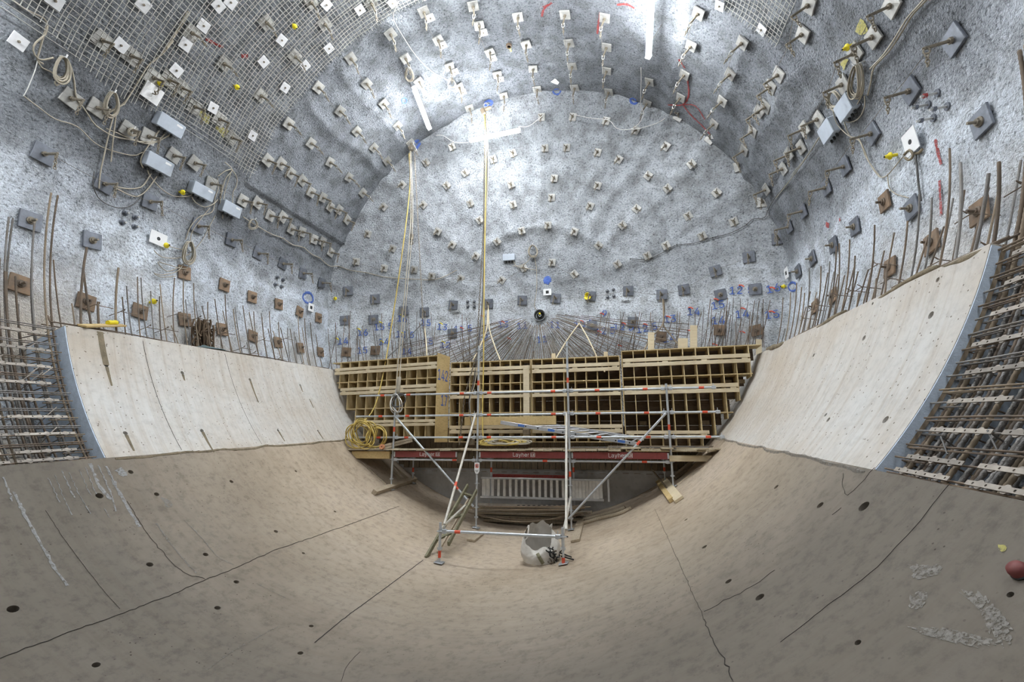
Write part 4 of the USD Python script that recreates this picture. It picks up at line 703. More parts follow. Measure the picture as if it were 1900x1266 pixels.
for l, lb in (([(731, -6), (724, 20), (743, 55), (768, 91), (796, 117), (829, 134)], 'white lamp cable looping down the vault to the small cable ring'), ([(829, 142), (826, 162), (811, 169), (791, 162), (778, 152), (768, 138)], 'white cable sagging right of the tilted lamp top'), ([(801, 238), (824, 255), (846, 268), (872, 269)], 'white cable joining the tilted lamp and the level lamp'),
      ([(1201, 104), (1201, 127), (1199, 177), (1197, 215), (1187, 235), (1170, 245), (1147, 243), (1132, 230), (1100, 224), (1071, 220)], 'cable hanging from the high lamp and across the top ring'), ([(965, 240), (985, 239), (1010, 221)], 'cable leaving the right end of the level lamp'), ([(1170, 245), (1190, 243), (1222, 236), (1235, 228)], 'thin cable right of the top ring')):
    P = hc(l); tag(obj('lamp_cable', tube(spline(P, .08), .011, 5), 'cable_white', None, True), lb, 'cable')

# ------------------------------------------------------------------ reinforcement: cages of the unpoured side walls
def ribbed(path, r, step=.02, n=6):
    P = spline(path, step); rr = r * np.where(np.arange(len(P)) % 2, .9, 1.07); return tube(P, rr, n)
def arc_pts(t0, t1, s0, s1, R, k=24): return wp(np.linspace(t0, t1, k), np.linspace(s0, s1, k), R)
def strip_mesh(L, w=.036):
    P = Polygon([(0, 0), (L, 0), (L, w), (0, w)])
    for x in np.arange(.06, L - .03, .105): P = P.difference(Point(x, w / 2).buffer(.009, 2))
    return trimesh.creation.extrude_polygon(P, .006, engine='earcut')
for sg, send, lb, rc_ in ((-1, 4.80, 'dense rusty reinforcement cage at the unpoured left side wall', .0125), (1, 4.46, 'dense ribbed reinforcement cage at the unpoured right side wall', .0175)):
    t = thing('rebar_cage', lb, 'reinforcement cage'); q = random.Random(5 + sg)
    for lay, R in ((0, 5.80), (1, 6.02), (2, 6.28)):
        for k, s in enumerate(np.arange(send - .06, 1.9 if sg < 0 else 2.4, -.155 if sg < 0 else -.125)):
            if lay == 1 and k % 2: continue
            top = q.uniform(92, 105) if (k < 9 or sg > 0) else 108
            if lay == 0 and k < 2: top = q.uniform(88, 96)
            if sg > 0: top = q.uniform(86, 98)
            s_ = s + q.uniform(-.02, .02) - lay * .04
            for tw in range(2 if q.random() < .4 and lay < 2 else 1):
                b = ribbed(arc_pts(sg * 130.6, sg * top, s_ + tw * .036, s_ + tw * .036 + q.uniform(-.04, .06), R + .035), rc_, .024 if lay < 2 else .06)
                obj('upright_bar', b, q.choice(['rebar_grey', 'rebar_grey', 'rebar', 'rebar_tan']), t, True)
    for k, th in enumerate(np.arange(109.9, 130.7, 1.28)):
        dr = q.uniform(-.3, .3); e = send - .02 - q.uniform(0, .03); m_ = q.choice(['rebar', 'rebar', 'rebar_tan', 'rebar_grey'])
        e2 = e + (.05 if sg > 0 else .0)
        path = [wp(sg * th, 1.8, R1 + .05 + q.uniform(0, .02))] + [wp(sg * (th + dr * .2 * math.sin(i)), s, R1 + .05 + .01 * math.sin(3 * s + k)) for i, s in enumerate(np.linspace(2.6, e2, 6))]
        obj('lengthwise_bar', tube(path, .0085, 6), m_, t)
        if k % 2 == 0: obj('lengthwise_bar', tube([p + W([0, -.06, 0]) + (wp(sg * (th + .28), 0, 1) - wp(sg * th, 0, 1)) * R1 for p in path], .0075, 5), m_, t)
        obj('hairpin', tube([wp(sg * th, e2 - .3, R1 + .10), wp(sg * th, e2, R1 + .10), wp(sg * (th - .3), e2 + .012, R1 + .3), wp(sg * (th - .4), e2 - .1, R2 - .22)], .0075, 5), m_, t)
        obj('lengthwise_bar', tube([wp(sg * (th + .5), 1.8, 6.34), wp(sg * (th + .5), e, 6.34)], .008, 5), 'rebar_grey', t)
        if k % 2 == 1 or k == 16:
            s = send - .12 - q.uniform(.0, .12); L = .62
            while s > 2.2:
                g = strip_mesh(L); v = np.array(g.vertices); o = wp(sg * th, s, R1 + .028); d = -W([0, 1, 0]); n = unit(vn(o)); w_ = np.cross(n, d) * (1 if sg > 0 else -1)
                obj('spacer_strip', (o + v[:, :1] * d + (v[:, 1:2] - .02) * w_ + v[:, 2:] * n, np.array(g.faces)), 'strip', t)
                for i in range(3):
                    c = o + d * (.1 + .2 * i); obj('spacer_disc', [lathe([(0, .0), (.034, .0), (.034, -.008), (0, -.008)], c, n, 10)], 'strip', t)
                s -= L + q.uniform(.05, .16)
    for k in range(9 if sg < 0 else 3):                                    # bent tie bars between the two layers
        th, s = 111 + 18 * q.random(), send - .3 - 1.0 * q.random()
        obj('tie_bar', tube([wp(sg * th, s, R1 + .06), wp(sg * (th - 1.2), s + .12, R1 + .02), wp(sg * (th - .6), s + .1, R2 - .3)], .006, 5), 'strip' if sg < 0 else 'cable_dark', t)
    if sg > 0: obj('edge_strip', tube(arc_pts(109.4, 128.0, send + .03, send + .03, R1 + .09), [.02] * 24, 4), 'rebar_tan', t)
    obj('sole_bar', tube([wp(sg * 130.7, 1.9, R1 + .12), wp(sg * 130.7, send + .02, R1 + .12)], .012, 6), 'rebar', t)

# starter bars standing on top of the two side walls
def starters(sg, s0, s1, side):
    q = random.Random(31 + sg); i = 0
    for s in np.arange(s0, s1, .128):
        outer = i % 2; R = 6.22 if outer else 5.92; hgt = q.uniform(9.5, 14.5) if q.random() < .78 else q.uniform(4, 7); lean = q.uniform(-.08, .10)
        if s < 6.3 and sg > 0: hgt = q.uniform(9, 15)
        big = s < 5.8 and q.random() < .5
        th = np.linspace(109.6, 109.4 - hgt, 7); P = wp(sg * th, s + lean * np.linspace(0, 1, 7)**1.3, R + (.12 * np.linspace(0, 1, 7)**2 if outer else 0))
        tag(obj('starter_bar', tube(P, (.017 if sg < 0 else .015) if big else .0105, 6), q.choice(['rebar', 'rebar', 'rebar_grey', 'rebar_tan', 'rebar']), None, True), f"{'thick' if big else 'thin'} rusty starter bar on the {side} side wall, {nth(i)} from the reinforcement cage", 'starter bar', f'starter bars on top of the {side} side wall')
        i += 1
    for k in range(15):
        s = s0 + .3 + (s1 - s0 - .6) * (k + q.random() * .5) / 15; th = 109.4 - q.uniform(2, 9.5); o = .28
        P = [wp(sg * th, s, R2 + .02), wp(sg * th, s, R2 - .32), wp(sg * (th - .35), s + .03, R2 - .36), wp(sg * (th - .3), s + .07, R2 - .30)]
        P += []
        tag(obj('tie_hook', [tube(P, .0065, 5), tube([wp(sg * th, s, R2 - .3), wp(sg * (th - .1), s + .3, R2 - .28)], .0065, 5)], 'rebar'), f'thin hooked tie bar among the {side} starter bars, {nth(k)} from the reinforcement cage', 'tie bar', f'hooked tie bars on the {side} wall')
    r = np.random.default_rng(4)
    for k, R in enumerate((5.755, 5.82, 5.98)):
        s_ = np.linspace(s0 - .2, s1, 40); P = wp(sg * (109.0 - .22 * k + .18 * np.sin(s_ * 2 + k)), s_, R); tag(obj('edge_bar', tube(P, .011, 6), 'rebar'), f"long rusty bar lying along the top of the {side} side wall, {('inner', 'middle', 'outer')[k]} one", 'bar', f'bars along the {side} wall top')
starters(-1, 4.95, 11.1, 'left'); starters(1, 4.6, 11.1, 'right')
# burlap strips on the right wall top, rag and tarp on the left
for i, (a, b, r) in enumerate(((4.5, 5.2, .035), (5.25, 6.3, .045), (7.2, 8.2, .04), (9.7, 10.9, .055))):
    s_ = np.linspace(a, b, 26); nz = meshkit.noise(np.stack([s_ * 6, s_ * 0, s_ * 0 + i], 1), 9)
    P = wp(109.35 + .35 * np.sin(s_ * 3 + i), s_, R1 + .01 + .03 * nz); rr = r * (.5 + nz) * np.sin(np.linspace(.25, math.pi - .2, 26))**.4
    tag(obj('burlap_strip', tube(P, rr, 7), 'burlap', None, True), f'limp burlap strip over the right wall edge, {nth(i)} from the cage', 'burlap')
q = random.Random(2); s_c = TU(hit(375, 600)[0])[1]; st = []
for k in range(46):
    s = s_c - .35 + q.uniform(-.17, .17); t1 = q.uniform(101.2, 103.2); t0 = q.uniform(104, 109.6); R = 6.05 + q.uniform(0, .18)
    P = [wp(-(t1 + (t0 - t1) * u), s + q.uniform(-.03, .03) - (.25 * u if k % 9 == 0 else 0), R + .04 * math.sin(u * 5 + k)) for u in np.linspace(0, 1, 6)]; st.append(tube(spline(P, .06), .018 * np.ones(len(spline(P, .06))) * q.uniform(.7, 1.3), 5))
tag(obj('rag_bundle', st, 'rag', None, True), 'frayed brown rope rag hanging over a starter bar, left wall top', 'rag')
u_ = np.linspace(0, 1, 40); v_ = np.linspace(0, 1, 14); UU, VV = np.meshgrid(u_, v_, indexing='ij'); nz = meshkit.fbm(np.stack([UU * 7, VV * 3, UU * 0], -1), 3, 4)
env = np.sin(np.pi * UU)**.5 * np.sin(np.pi * np.clip(VV, .02, .98))**.6
sa, sb = 7.0, 8.1
tag(obj('tarpaulin', grid(wp(-(109.2 - (2.6 * nz * env + .2 * env) * (1.1 - .6 * UU)), sa + (sb - sa) * UU + .1 * nz, R1 + .04 + .42 * VV)), 'tarp', None, 60), 'crumpled dark green tarpaulin on the left side wall top', 'tarpaulin')
# board and yellow bottle at the near end of the left wall top
b0, b1 = W(cyl_hit(150, 611, 5.72)) + [0, 0, .05], W(cyl_hit(226, 608, 5.9)) + [0, 0, .04]
tag(obj('board', beam(b0, b1, .14, .03, (0.2, 0, 1), .004), 'ply_face'), 'short yellowish board resting on the left side wall top', 'board')
c = pY(208, 605, b1[1] * .75 + b0[1] * .25); d = unit(b1 - b0); t = thing('yellow_bottle', 'small yellow bottle lying on the board, left wall top', 'bottle', c)
bt = b0 + (b1 - b0) * .72 + [0, 0, .045]; obj('body', lathe([(0, -.10), (.035, -.095), (.04, -.05), (.035, 0), (.04, .06), (.034, .09), (.0, .1)], bt, d, 14), 'yellow', t, 40); obj('cap', lathe([(.02, .09), (.022, .12), (0, .125)], bt, d, 10), 'black', t)

# ------------------------------------------------------------------ end-wall reinforcement behind the formwork
t = thing('rebar_fan', 'fan of radial rusty bars in front of the end wall, above the formwork', 'reinforcement'); q = random.Random(9)
def fanpt(a, r, off=.35): x, h = CX + r * math.sin(math.radians(a)), CH - .12 + r * math.cos(math.radians(a)); return W([x, dome_s(x, h) - off, h])
ang = np.concatenate([np.linspace(101, 130, 20), np.linspace(132, 228, 62), np.linspace(230, 258, 20)])
for k, a in enumerate(ang):
    r0 = (.42 + .12 * q.random()) if k % 2 else (.75 + .5 * q.random()); r0 += .9 * max(0, (abs(a - 180) - 60) / 20) * q.random()
    a += q.uniform(-.8, .8); obj('radial_bar', tube([fanpt(a, r0, .38), fanpt(a + q.uniform(-1, 1), 2.2, .40), fanpt(a, 4.2, .42)], .0085, 5), q.choice(['rebar', 'rebar_tan', 'rebar']), t)
for k, r in enumerate(np.arange(1.5, 3.6, .22)):
    if k < 2: continue
    obj('ring_bar', tube([fanpt(a, r, .41) for a in np.linspace(108, 252, 40)], .008, 5), 'rebar', t)
q = random.Random(17)
xs = sorted([q.uniform(612, 800) for _ in range(30)] + [q.uniform(800, 880) for _ in range(8)] + [q.uniform(1105, 1300) for _ in range(24)] + [q.uniform(1300, 1420) for _ in range(32)])
for i, x in enumerate(xs):
    yt = 560 + 50 * q.random() + (20 if x < 880 else 0); yb = 690 - (x - 620) * .05; dx = q.uniform(-12, 12) + (8 if x > 1100 else -4)
    if 1105 < x < 1300: yt = max(yt, 585)
    P0, _, _ = hit(x, yb, .30); n = hit(x, yb)[1]; P1 = hit(x + dx, yt, .22 + .2 * q.random())[0]
    P0 = W(TU(P0) * 1.0); d0 = P0 - P1; P0 = P0 if P0[2] > 1.2 else P0
    tag(obj('starter_bar', tube([P0, (P0 + P1) / 2 + [0, -.02, 0], P1], .0085, 5), q.choice(['rebar', 'rebar', 'rebar_grey'])), f'thin upright bar at the end wall behind the formwork, {nth(i)} from the left', 'starter bar', 'upright bars along the end wall')

# ------------------------------------------------------------------ timber formwork across the end of the pour
def x_lim(h, side, m=.07): return CX + side * (chord(h) - m)
def z_of(y_, Y): return None
def panel(label, xa, ya, xb, yb, z_rows, n, slant=0, depth=.45, post=None, side_ply=False):
    """xa, ya -> xb, yb: plan of the front edge; z_rows: top, waler pairs, shelves, bottom; slant -1 / 1: that end follows the round wall."""
    t = thing('formwork_panel', label, 'formwork', (xa, ya, 0)); top, w1, s1, w2, s2, w3, bot = z_rows; L = math.hypot(xb - xa, yb - ya)
    d = np.array([xb - xa, yb - ya, 0]) / L; nb = np.array([-d[1], d[0], 0])                     # nb: towards the end wall
    q = random.Random(int(n * 10 + top * 100))
    def ends(z):
        a, b = 0.0, L
        s_ = ya * math.cos(A) + z * math.sin(A); h = -ya * math.sin(A) + z * math.cos(A)
        if slant < 0: a = max(0, (x_lim(h, -1) - xa) / d[0])
        if slant > 0: b = min(L, (x_lim(h, 1) - xa) / d[0])
        return a, b
    P = lambda u, z, off=0.0: np.array([xa, ya, 0]) + d * u + nb * off + np.array([0, 0, z])
    ax = np.array([d, nb, [0, 0, 1]])
    for i in range(n + 1):                                            # upright ribs
        u = L * i / n; u = min(max(u, .011), L - .011); zb = bot
        if slant:
            zz = [z for z in np.linspace(bot, top, 60) if ends(z)[0] <= u <= ends(z)[1]]
            if not zz: continue
            zb = min(zz)
        if top - zb < .1: continue
        obj('rib', box(P(u, (top + zb) / 2, depth / 2 + .03), (.021, depth, top - zb), ax), 'ply', t)
    for z in (top - .01, s1, s2, bot + .01):                          # shelves
        a, b = ends(z)
        if b - a > .3: obj('shelf', box(P((a + b) / 2, z, depth / 2 + .035), (b - a, depth - .01, .022), ax), 'ply', t)
    for (z1, z0) in (w1, w2, w3):                                     # pairs of front boards with spacer blocks between them
        a, b = ends((z1 + z0) / 2); hh = (z1 - z0) * .43; a += .02 if slant >= 0 else .05
        if slant > 0: b -= .16
        for z in (z1 - hh / 2, z0 + hh / 2): obj('front_board', bevel_box(P((a + b) / 2, z, .005), (b - a - .02, .045, hh), .004, ax), 'pine', t)
        for u in np.linspace(a + .12, b - .12, max(3, int((b - a) / .9) + 1)): obj('spacer_block', box(P(u, (z1 + z0) / 2, .008), (.12, .04, (z1 - z0) * .16), ax), 'pine', t)
    rows = np.linspace(bot, top, 9)
    for z0, z1 in zip(rows, rows[1:]):                                # brown skin boards at the back
        a, b = ends(z0)
        if b - a > .3: obj('skin_board', box(P((a + b) / 2, (z0 + z1) / 2, depth + .06 + q.uniform(-.006, .006)), (b - a, .03, z1 - z0 - .008), ax), 'skin', t)
    for k in range(n):                                                # pale back blocks seen in the cells
        if q.random() < .55:
            z = q.choice([(s1 + s2) / 2 + .1, s2 - .2, (s2 + bot) / 2, s1 - .12]); a, b = ends(z); u = L * (k + .5) / n
            if a + .1 < u < b - .1: obj('back_block', box(P(u, z, depth + .015), (L / n * .6, .06, .09), ax), 'old', t)
    if post:
        u, zt, zb = post; obj('post', bevel_box(P(u, (zt + zb) / 2, -.04), (.15, .045, zt - zb), .004, ax), 'pine', t)
    if side_ply:
        obj('side_sheet', box(P(L + .012, (top + bot - .08) / 2, .27), (.024, .60, top - bot + .16), ax), 'ply_face', t)
        for txt, z in (('142', 1.48), ('17', .86)):
            mt = meshkit.text_mesh(txt, .27, .004); v = np.array(mt.vertices); v[:, 0] -= v[:, 0].mean()
            obj('painted_mark', (P(L + .026, z, .27) + v[:, :1] * nb * .75 + v[:, 1:2] * np.array([0, 0, 1.0]) + v[:, 2:] * d, np.array(mt.faces)), 'blue_paint', t)
    return t
panel('leftmost timber formwork panel with a tall plywood side sheet', -7.70, 11.02, -4.40, 10.56, (2.10, (1.93, 1.755), 1.545, (1.385, 1.20), .83, (.525, .37), .10), 11, -1, side_ply=True)
panel('second timber formwork panel from the left, with an upright board at its right', -4.27, 11.08, -2.17, 11.08, (1.99, (1.83, 1.63), 1.42, (1.23, 1.05), .69, (.385, .19), -.02), 8, 0, post=(2.0, 1.83, .1))
panel('third timber formwork panel from the left, behind the leaning ladder', -2.155, 11.06, -.03, 11.06, (1.99, (1.83, 1.63), 1.42, (1.23, 1.05), .69, (.385, .19), -.02), 8, 0)
panel('rightmost timber formwork panel, meeting the right side wall', 0.01, 11.0, 3.02, 10.92, (2.09, (1.89, 1.69), 1.45, (1.25, 1.05), .62, (.235, .06), -.22), 11, 1)
# boards and stakes standing behind the formwork
for i, (xp, y0, y1, w, lb) in enumerate(((1208, 660, 617, .15, 'tall stake board standing behind the right panel, left one'), (1287, 650, 604, .16, 'tallest stake board standing behind the right panel'), (1267, 655, 628, .22, 'short wide board end behind the right panel'), (1408, 642, 630, .12, 'small block on the right panel corner'), (1027, 672, 656, .1, 'short stake on the formwork behind the standard'), (1124, 666, 653, .1, 'short stake on the third panel top'))):
    a, b = pY(xp, y0 + 20, 11.62), pY(xp, y1, 11.62); tag(obj('stake', beam(a, b, .03, w, (1, 0, 0), .004), 'pine'), lb, 'stake')
for i, (l, Ys, lb) in enumerate((([(905, 576), (903, 610), (892, 640), (878, 668)], (13.2, 11.5), 'left leg of the pale lifting sling on the end wall'), ([(906, 576), (908, 610), (917, 640), (928, 668)], (13.2, 11.5), 'right leg of the pale lifting sling on the end wall'), ([(905, 560), (906, 576), (905, 600)], (13.3, 13.2), 'doubled top of the pale lifting sling'),
      ([(1229, 548), (1231, 575), (1229, 603), (1210, 625), (1192, 655)], (13.1, 11.5), 'left leg of the brown sling on the right end wall'), ([(1230, 548), (1233, 575), (1231, 603), (1245, 622), (1266, 650), (1276, 656)], (13.1, 11.5), 'right leg of the brown sling on the right end wall'),
      ([(1075, 600), (1052, 632), (1030, 668)], (13.0, 11.6), 'left leg of the pale sling right of the fan'), ([(1075, 600), (1093, 632), (1112, 672), (1122, 690)], (13.0, 11.0), 'right leg of the pale sling right of the fan'), ([(784, 600), (750, 635), (718, 664)], (12.8, 11.2), 'dark slanting line from the end wall to the left panel'), ([(788, 606), (791, 640), (792, 660)], (12.8, 11.2), 'sand coloured sling strap above the left panel'))):
    air(l, Ys, .012 if 'dark' in lb else .019, 'cable_dark' if 'dark' in lb else ('rebar_tan' if 'brown' in lb else 'pine'), lb, 'sling', 'sling')

# ------------------------------------------------------------------ scaffold
SY, SZ = 10.23, -0.41; SX = [-5.3075 + 2.07 * i for i in range(4)]; TR = .0242
t = thing('scaffold', 'galvanised tube scaffold with red bands in front of the formwork', 'scaffold', (SX[1], SY, -2)); Zv = np.array([0, 0, 1.0])
def fl(x, Y):
    """World height of the invert at x, Y."""
    z = -2.0
    for _ in range(20):
        s = Y * math.cos(A) + z * math.sin(A); h = CH - math.sqrt(max(R1**2 - (x - CX)**2, 0)); z = (h + Y * math.sin(A)) / math.cos(A)
    return z
def standard(x, Y, z1, bands, feet=True, rz=None, r=TR, tilt=None):
    z0 = fl(x, Y) + .02; pr = obj('standard', cyl((x, Y, z0 + .18), (x, Y, z1), r, 14), 'galv', t, 40); sp = UsdGeom.Mesh(pr)
    for z in (rz if rz is not None else np.arange(SZ + .5 * math.ceil((z0 + .3 - SZ) / .5), z1, .5)):
        obj('rosette', [lathe([(r, -.005), (.06, -.005), (.06, .005), (r, .005)], (x, Y, z), Zv, 12), lathe([(r + .004, -.03), (r + .004, .03)], (x, Y, z), Zv, 10)], 'galv', sp)
    for z in bands: obj('red_band', lathe([(r + .0015, -.055), (r + .002, .055)], (x, Y, z), Zv, 14), 'red_band', sp)
    if feet:
        n = vn((x, Y, z0)); f = UsdGeom.Mesh(obj('base_jack', [cyl((x, Y, z0), (x, Y, z0 + .32), .018, 10), cyl((x, Y, z0 + .2), (x, Y, z0 + .23), .045, 8)], 'galv', t))
        obj('base_plate', bevel_box((x, Y, z0 + .0), (.15, .15, .012), .003, np.array([unit(np.cross([0, 1, 0], n)), [0, 1, 0], n])), 'galv', f)
zb = lambda x, y, Y=SY: pY(x, y, Y)[2]
standard(SX[0], SY, zb(737, 722), (zb(732, 797), ))
standard(SX[1], SY, zb(888, 642), (zb(888, 711),))
standard(SX[2], SY, zb(1053, 634), (zb(1054, 706), zb(1058, 880)))
standard(SX[3], SY, zb(1236, 712), (zb(1241, 793),))
for x_, y_ in ((765, 905), (911, 930), (1066, 945), (1234, 892)):
    X = pY(x_, y_, 11.35)[0]; standard(X, 11.35, -.35, (zb(x_, 872, 11.35),), rz=[SZ])
def ledger(p0, p1, bands=(), name='ledger', m_='galv', heads=True, r=TR):
    p0, p1 = np.asarray(p0, float), np.asarray(p1, float); d = unit(p1 - p0); sp = UsdGeom.Mesh(obj(name, cyl(p0, p1, r, 14), m_, t, 40))
    for k in bands: c = p0 + (p1 - p0) * k; obj('red_band', cyl(c - d * .05, c + d * .05, r + .002, 14), 'red_band', sp)
    if heads:
        for p, s in ((p0, 1), (p1, -1)): obj('ledger_head', [bevel_box(p + d * s * .045, (.09, .055, .07), .008, np.array([d, np.cross(Zv, d), Zv])), box(p + d * s * .05 + Zv * .02, (.012, .02, .13), np.array([d, np.cross(Zv, d), Zv]))], 'galv', sp)
    return sp
for k in range(4):
    z = SZ + .5 * k
    for i in range(3):
        b = [(.15, .82), (.12, .85), (.3, .8)][i] if k in (1, 2, 3) else (.75,)
        ledger((SX[i] + .03, SY, z), (SX[i + 1] - .03, SY, z), b)
    if k:
        ledger((pY((662, 658, 655)[3 - k], 815, SY)[0], SY, z + .0), (SX[0] - .03, SY, z), (.66,), heads=False)
        ledger((SX[3] + .03, SY, z), (pY((1343, 1340, 1336)[k - 1], 800, SY)[0], SY, z), (.70,))
for x in SX: ledger((x, SY + .03, SZ), (x, 11.32, SZ), ())
# outriggers at the front
OY = 7.80; OX = [-3.10, -1.03]; OZ = pY(820, 986, OY)[2]
for x in OX: standard(x, OY, OZ + .14, (OZ - .36,), rz=[OZ])
ledger((OX[0] + .03, OY, OZ), (OX[1] - .03, OY, OZ), (.14,))
for i, x in enumerate(OX):
    ledger((x, OY + .03, OZ - .02 + .05), (SX[i + 1], SY - .03, OZ + .33), (), m_='galv_dusty', heads=False)
    ledger((x + .05, OY + .05, OZ + .1), (SX[i + 1] - .04, SY - .06, SZ + 1.0), (.3,) if i == 0 else (), 'brace', 'galv_dusty', False)
ledger((SX[0] + .05, SY - .06, SZ + .98), (SX[1] - .05, SY - .06, zb(882, 940)), (.8,), 'brace', heads=False)
ledger((SX[3] - .05, SY - .06, SZ + .98), (SX[2] - .05, SY - .06, zb(1049, 962)), (.28,), 'brace', heads=False)
# red toe boards with their lettering
for i, (xa, xb, lb) in enumerate(((SX[0] + .06, pY(848, 845, 10.2)[0], 'dark red lettered toe board at the left end of the deck'), (pY(890, 845, 10.2)[0], SX[2] - .03, 'dark red lettered toe board in the middle of the deck'), (SX[2] + .05, SX[3] - .05, 'dark red lettered toe board at the right end of the deck'))):
    z1, z0 = pY(960, 838.5, 10.2)[2], pY(960, 850.5, 10.2)[2]; c = np.array([(xa + xb) / 2, 10.19, (z0 + z1) / 2]); tb = thing('toe_board', lb, 'toe board', c)
    obj('board', bevel_box(c, (xb - xa, .032, z1 - z0), .005), 'toe', tb); obj('end_hook', [bevel_box((x, 10.19, c[2]), (.04, .05, .12), .008) for x in (xa + .01, xb - .01)], 'galv', tb)
    xt = (pY(778, 843, 10.17)[0], pY(951, 843, 10.17)[0], pY(1128, 843, 10.17)[0])[i]; m_ = meshkit.text_mesh('Layher', .085, .003); v = np.array(m_.vertices)
    lx = lambda v, dx: np.stack([xt + dx + v[:, 0], 10.1735 - v[:, 2], c[2] - .035 + v[:, 1]], 1)
    k = .37 / v[:, 0].max(); v[:, 0] *= k; obj('lettering', (lx(v, 0), np.array(m_.faces)), 'letter', tb)
    sq = [np.array([[a, b, 0], [a + w_, b, 0], [a + w_, b + h_, 0], [a, b + h_, 0]]) for a, b, w_, h_ in ((0, -.005, .012, .09), (.088, -.005, .012, .09), (0, .077, .1, .008), (0, -.005, .1, .008), (.022, .012, .01, .055), (.022, .012, .022, .009), (.052, .012, .01, .055), (.068, .012, .01, .055), (.052, .036, .026, .008))]
    obj('emblem', [(lx(s, .40), np.array([[0, 1, 2], [0, 2, 3]])) for s in sq], 'letter', tb)
tag(obj('post_timber', bevel_box((pY(853, 845, 10.2)[0], 10.22, -.36), (.12, .06, .24), .004), 'dark_wood'), 'short dark timber between the left and middle toe boards', 'timber')
# prohibition sign on the second standard
c = pY(885, 868, 10.19); t2 = thing('sign', 'white prohibition tag with red ring and hand on the second standard', 'sign', c)
P = Polygon([(-.06, .11), (.06, .11), (.06, -.07), (.028, -.13), (-.028, -.13), (-.06, -.07)]); e = trimesh.creation.extrude_polygon(P, .006, engine='earcut'); S3 = lambda v, dy=0: c + np.stack([v[:, 0], -v[:, 2] - dy, v[:, 1]], 1)
obj('plate', (S3(np.array(e.vertices)), np.array(e.faces)), 'white', t2)
rg = Point(0, .035).buffer(.045, 12).difference(Point(0, .035).buffer(.034, 12)).union(Polygon([(-.034, .062), (-.026, .070), (.034, .008), (.026, .0)])); e = trimesh.creation.extrude_polygon(rg, .003, engine='earcut'); obj('red_ring', (S3(np.array(e.vertices), .006), np.array(e.faces)), 'red_band', t2)
hd = Polygon([(-.012, .01), (.012, .01), (.018, .035), (.013, .06), (.008, .045), (.006, .064), (.0, .045), (-.003, .066), (-.007, .045), (-.012, .058), (-.013, .035), (-.022, .04)]).buffer(.001); e = trimesh.creation.extrude_polygon(hd, .002, engine='earcut'); obj('hand_symbol', (S3(np.array(e.vertices), .006), np.array(e.faces)), 'black', t2)
obj('print_lines', [box(c + [0, -.008, -.055 - .018 * k], (.07 - .012 * k, .002, .005)) for k in range(3)], 'black', t2)

# ------------------------------------------------------------------ deck planks and what lies on them
q = random.Random(4); x = -7.05; i = 0
while x < 2.35:
    w = q.uniform(.17, .26); y0 = 10.06 + q.uniform(-.03, .05); y1 = 10.98 + q.uniform(-.1, .0); z = -.185 + q.uniform(-.004, .012) + (.05 if x > -.3 and q.random() < .3 else 0)
    sk = q.uniform(-.03, .03)
    if x > .8: sk = -.42 + q.uniform(-.12, .1); y0 = 10.0 + q.uniform(-.1, .08); z = -.18 + .03 * (i % 2)
    if x < -5.6: y0 = 10.08 + q.uniform(-.02, .02); z = -.17 + .022 * max(0, -5.6 - x) * -1
    a, b = np.array([x + w / 2 - sk * .5, y0, z]), np.array([x + w / 2 + sk * .5, y1, z + .004])
    lim = CX + chord(-.72) - .2
    if b[0] < lim and a[0] > CX - chord(-.72) + .02:
        tag(obj('deck_plank', beam(a, b, w - .006, .032, (0, 0, 1), .003), 'deckwood'), f'sawn deck plank of the scaffold platform, {nth(i)} from its left end', 'plank', 'planks of the scaffold deck'); i += 1
    x += w if x < .8 else w * .82
for a, b, w_, h_, m_, lb in (((-6.35, 10.2, -.31), (-5.36, 10.2, -.31), .08, .17, 'ply_face', 'yellow edge timber under the left end of the deck'), ((.86, 10.2, -.34), (1.86, 10.2, -.33), .08, .12, 'pine', 'edge timber under the right end of the deck'), ((-7.0, 10.32, -.27), (-6.3, 10.32, -.24), .1, .08, 'old', 'rough timber end bearing on the left invert'),
      (pY(668, 858, 10.3), pY(716, 902, 10.3), .09, .09, 'old', 'grey slanting prop below the left deck end, nearer one'), (pY(700, 850, 11.2), pY(746, 894, 11.0), .09, .09, 'old', 'grey slanting prop below the left deck end, middle one'), (pY(722, 860, 11.5), pY(757, 890, 11.3), .1, .09, 'old', 'grey slanting prop below the left deck end, farthest one'),
      (pY(1256, 902, 10.2), pY(1318, 857, 10.4), .06, .10, 'old', 'grey slanting prop below the right deck end, nearer one'), (pY(1252, 888, 10.8), pY(1298, 857, 11.0), .08, .10, 'dark_wood', 'dark slanting prop below the right deck end, farther one')):
    tag(obj('timber', beam(a, b, w_, h_, (0, 0, 1) if abs(a[2] - b[2]) < .1 else (0, -1, .3), .006), m_), lb, 'timber')
def onf(x, y, lift=.03): p, n = floor_hit(x, y); return p + n * lift, n
def fbeam(a, b, w_, h_, m_, lb, name='timber', cat='timber'):
    (p, n), (q_, _) = onf(*a, h_ / 2 + .005), onf(*b, h_ / 2 + .005); tag(obj(name, beam(p, q_, w_, h_, n, .004), m_), lb, cat)
fbeam((692, 918), (768, 892), .11, .10, 'old', 'square timber lying on the invert at the left scaffold foot')
fbeam((1262, 930), (1232, 892), .17, .05, 'pine', 'short plank under the right scaffold foot, right-hand one', 'plank', 'plank'); fbeam((1248, 932), (1222, 896), .10, .07, 'ply_face', 'short timber under the right scaffold foot, left-hand one')
fbeam((873, 1006), (895, 988), .17, .045, 'old', 'short plank on the invert between the front feet', 'plank', 'plank'); fbeam((1068, 1007), (1081, 958), .17, .045, 'old', 'plank on the invert right of the right front foot', 'plank', 'plank')
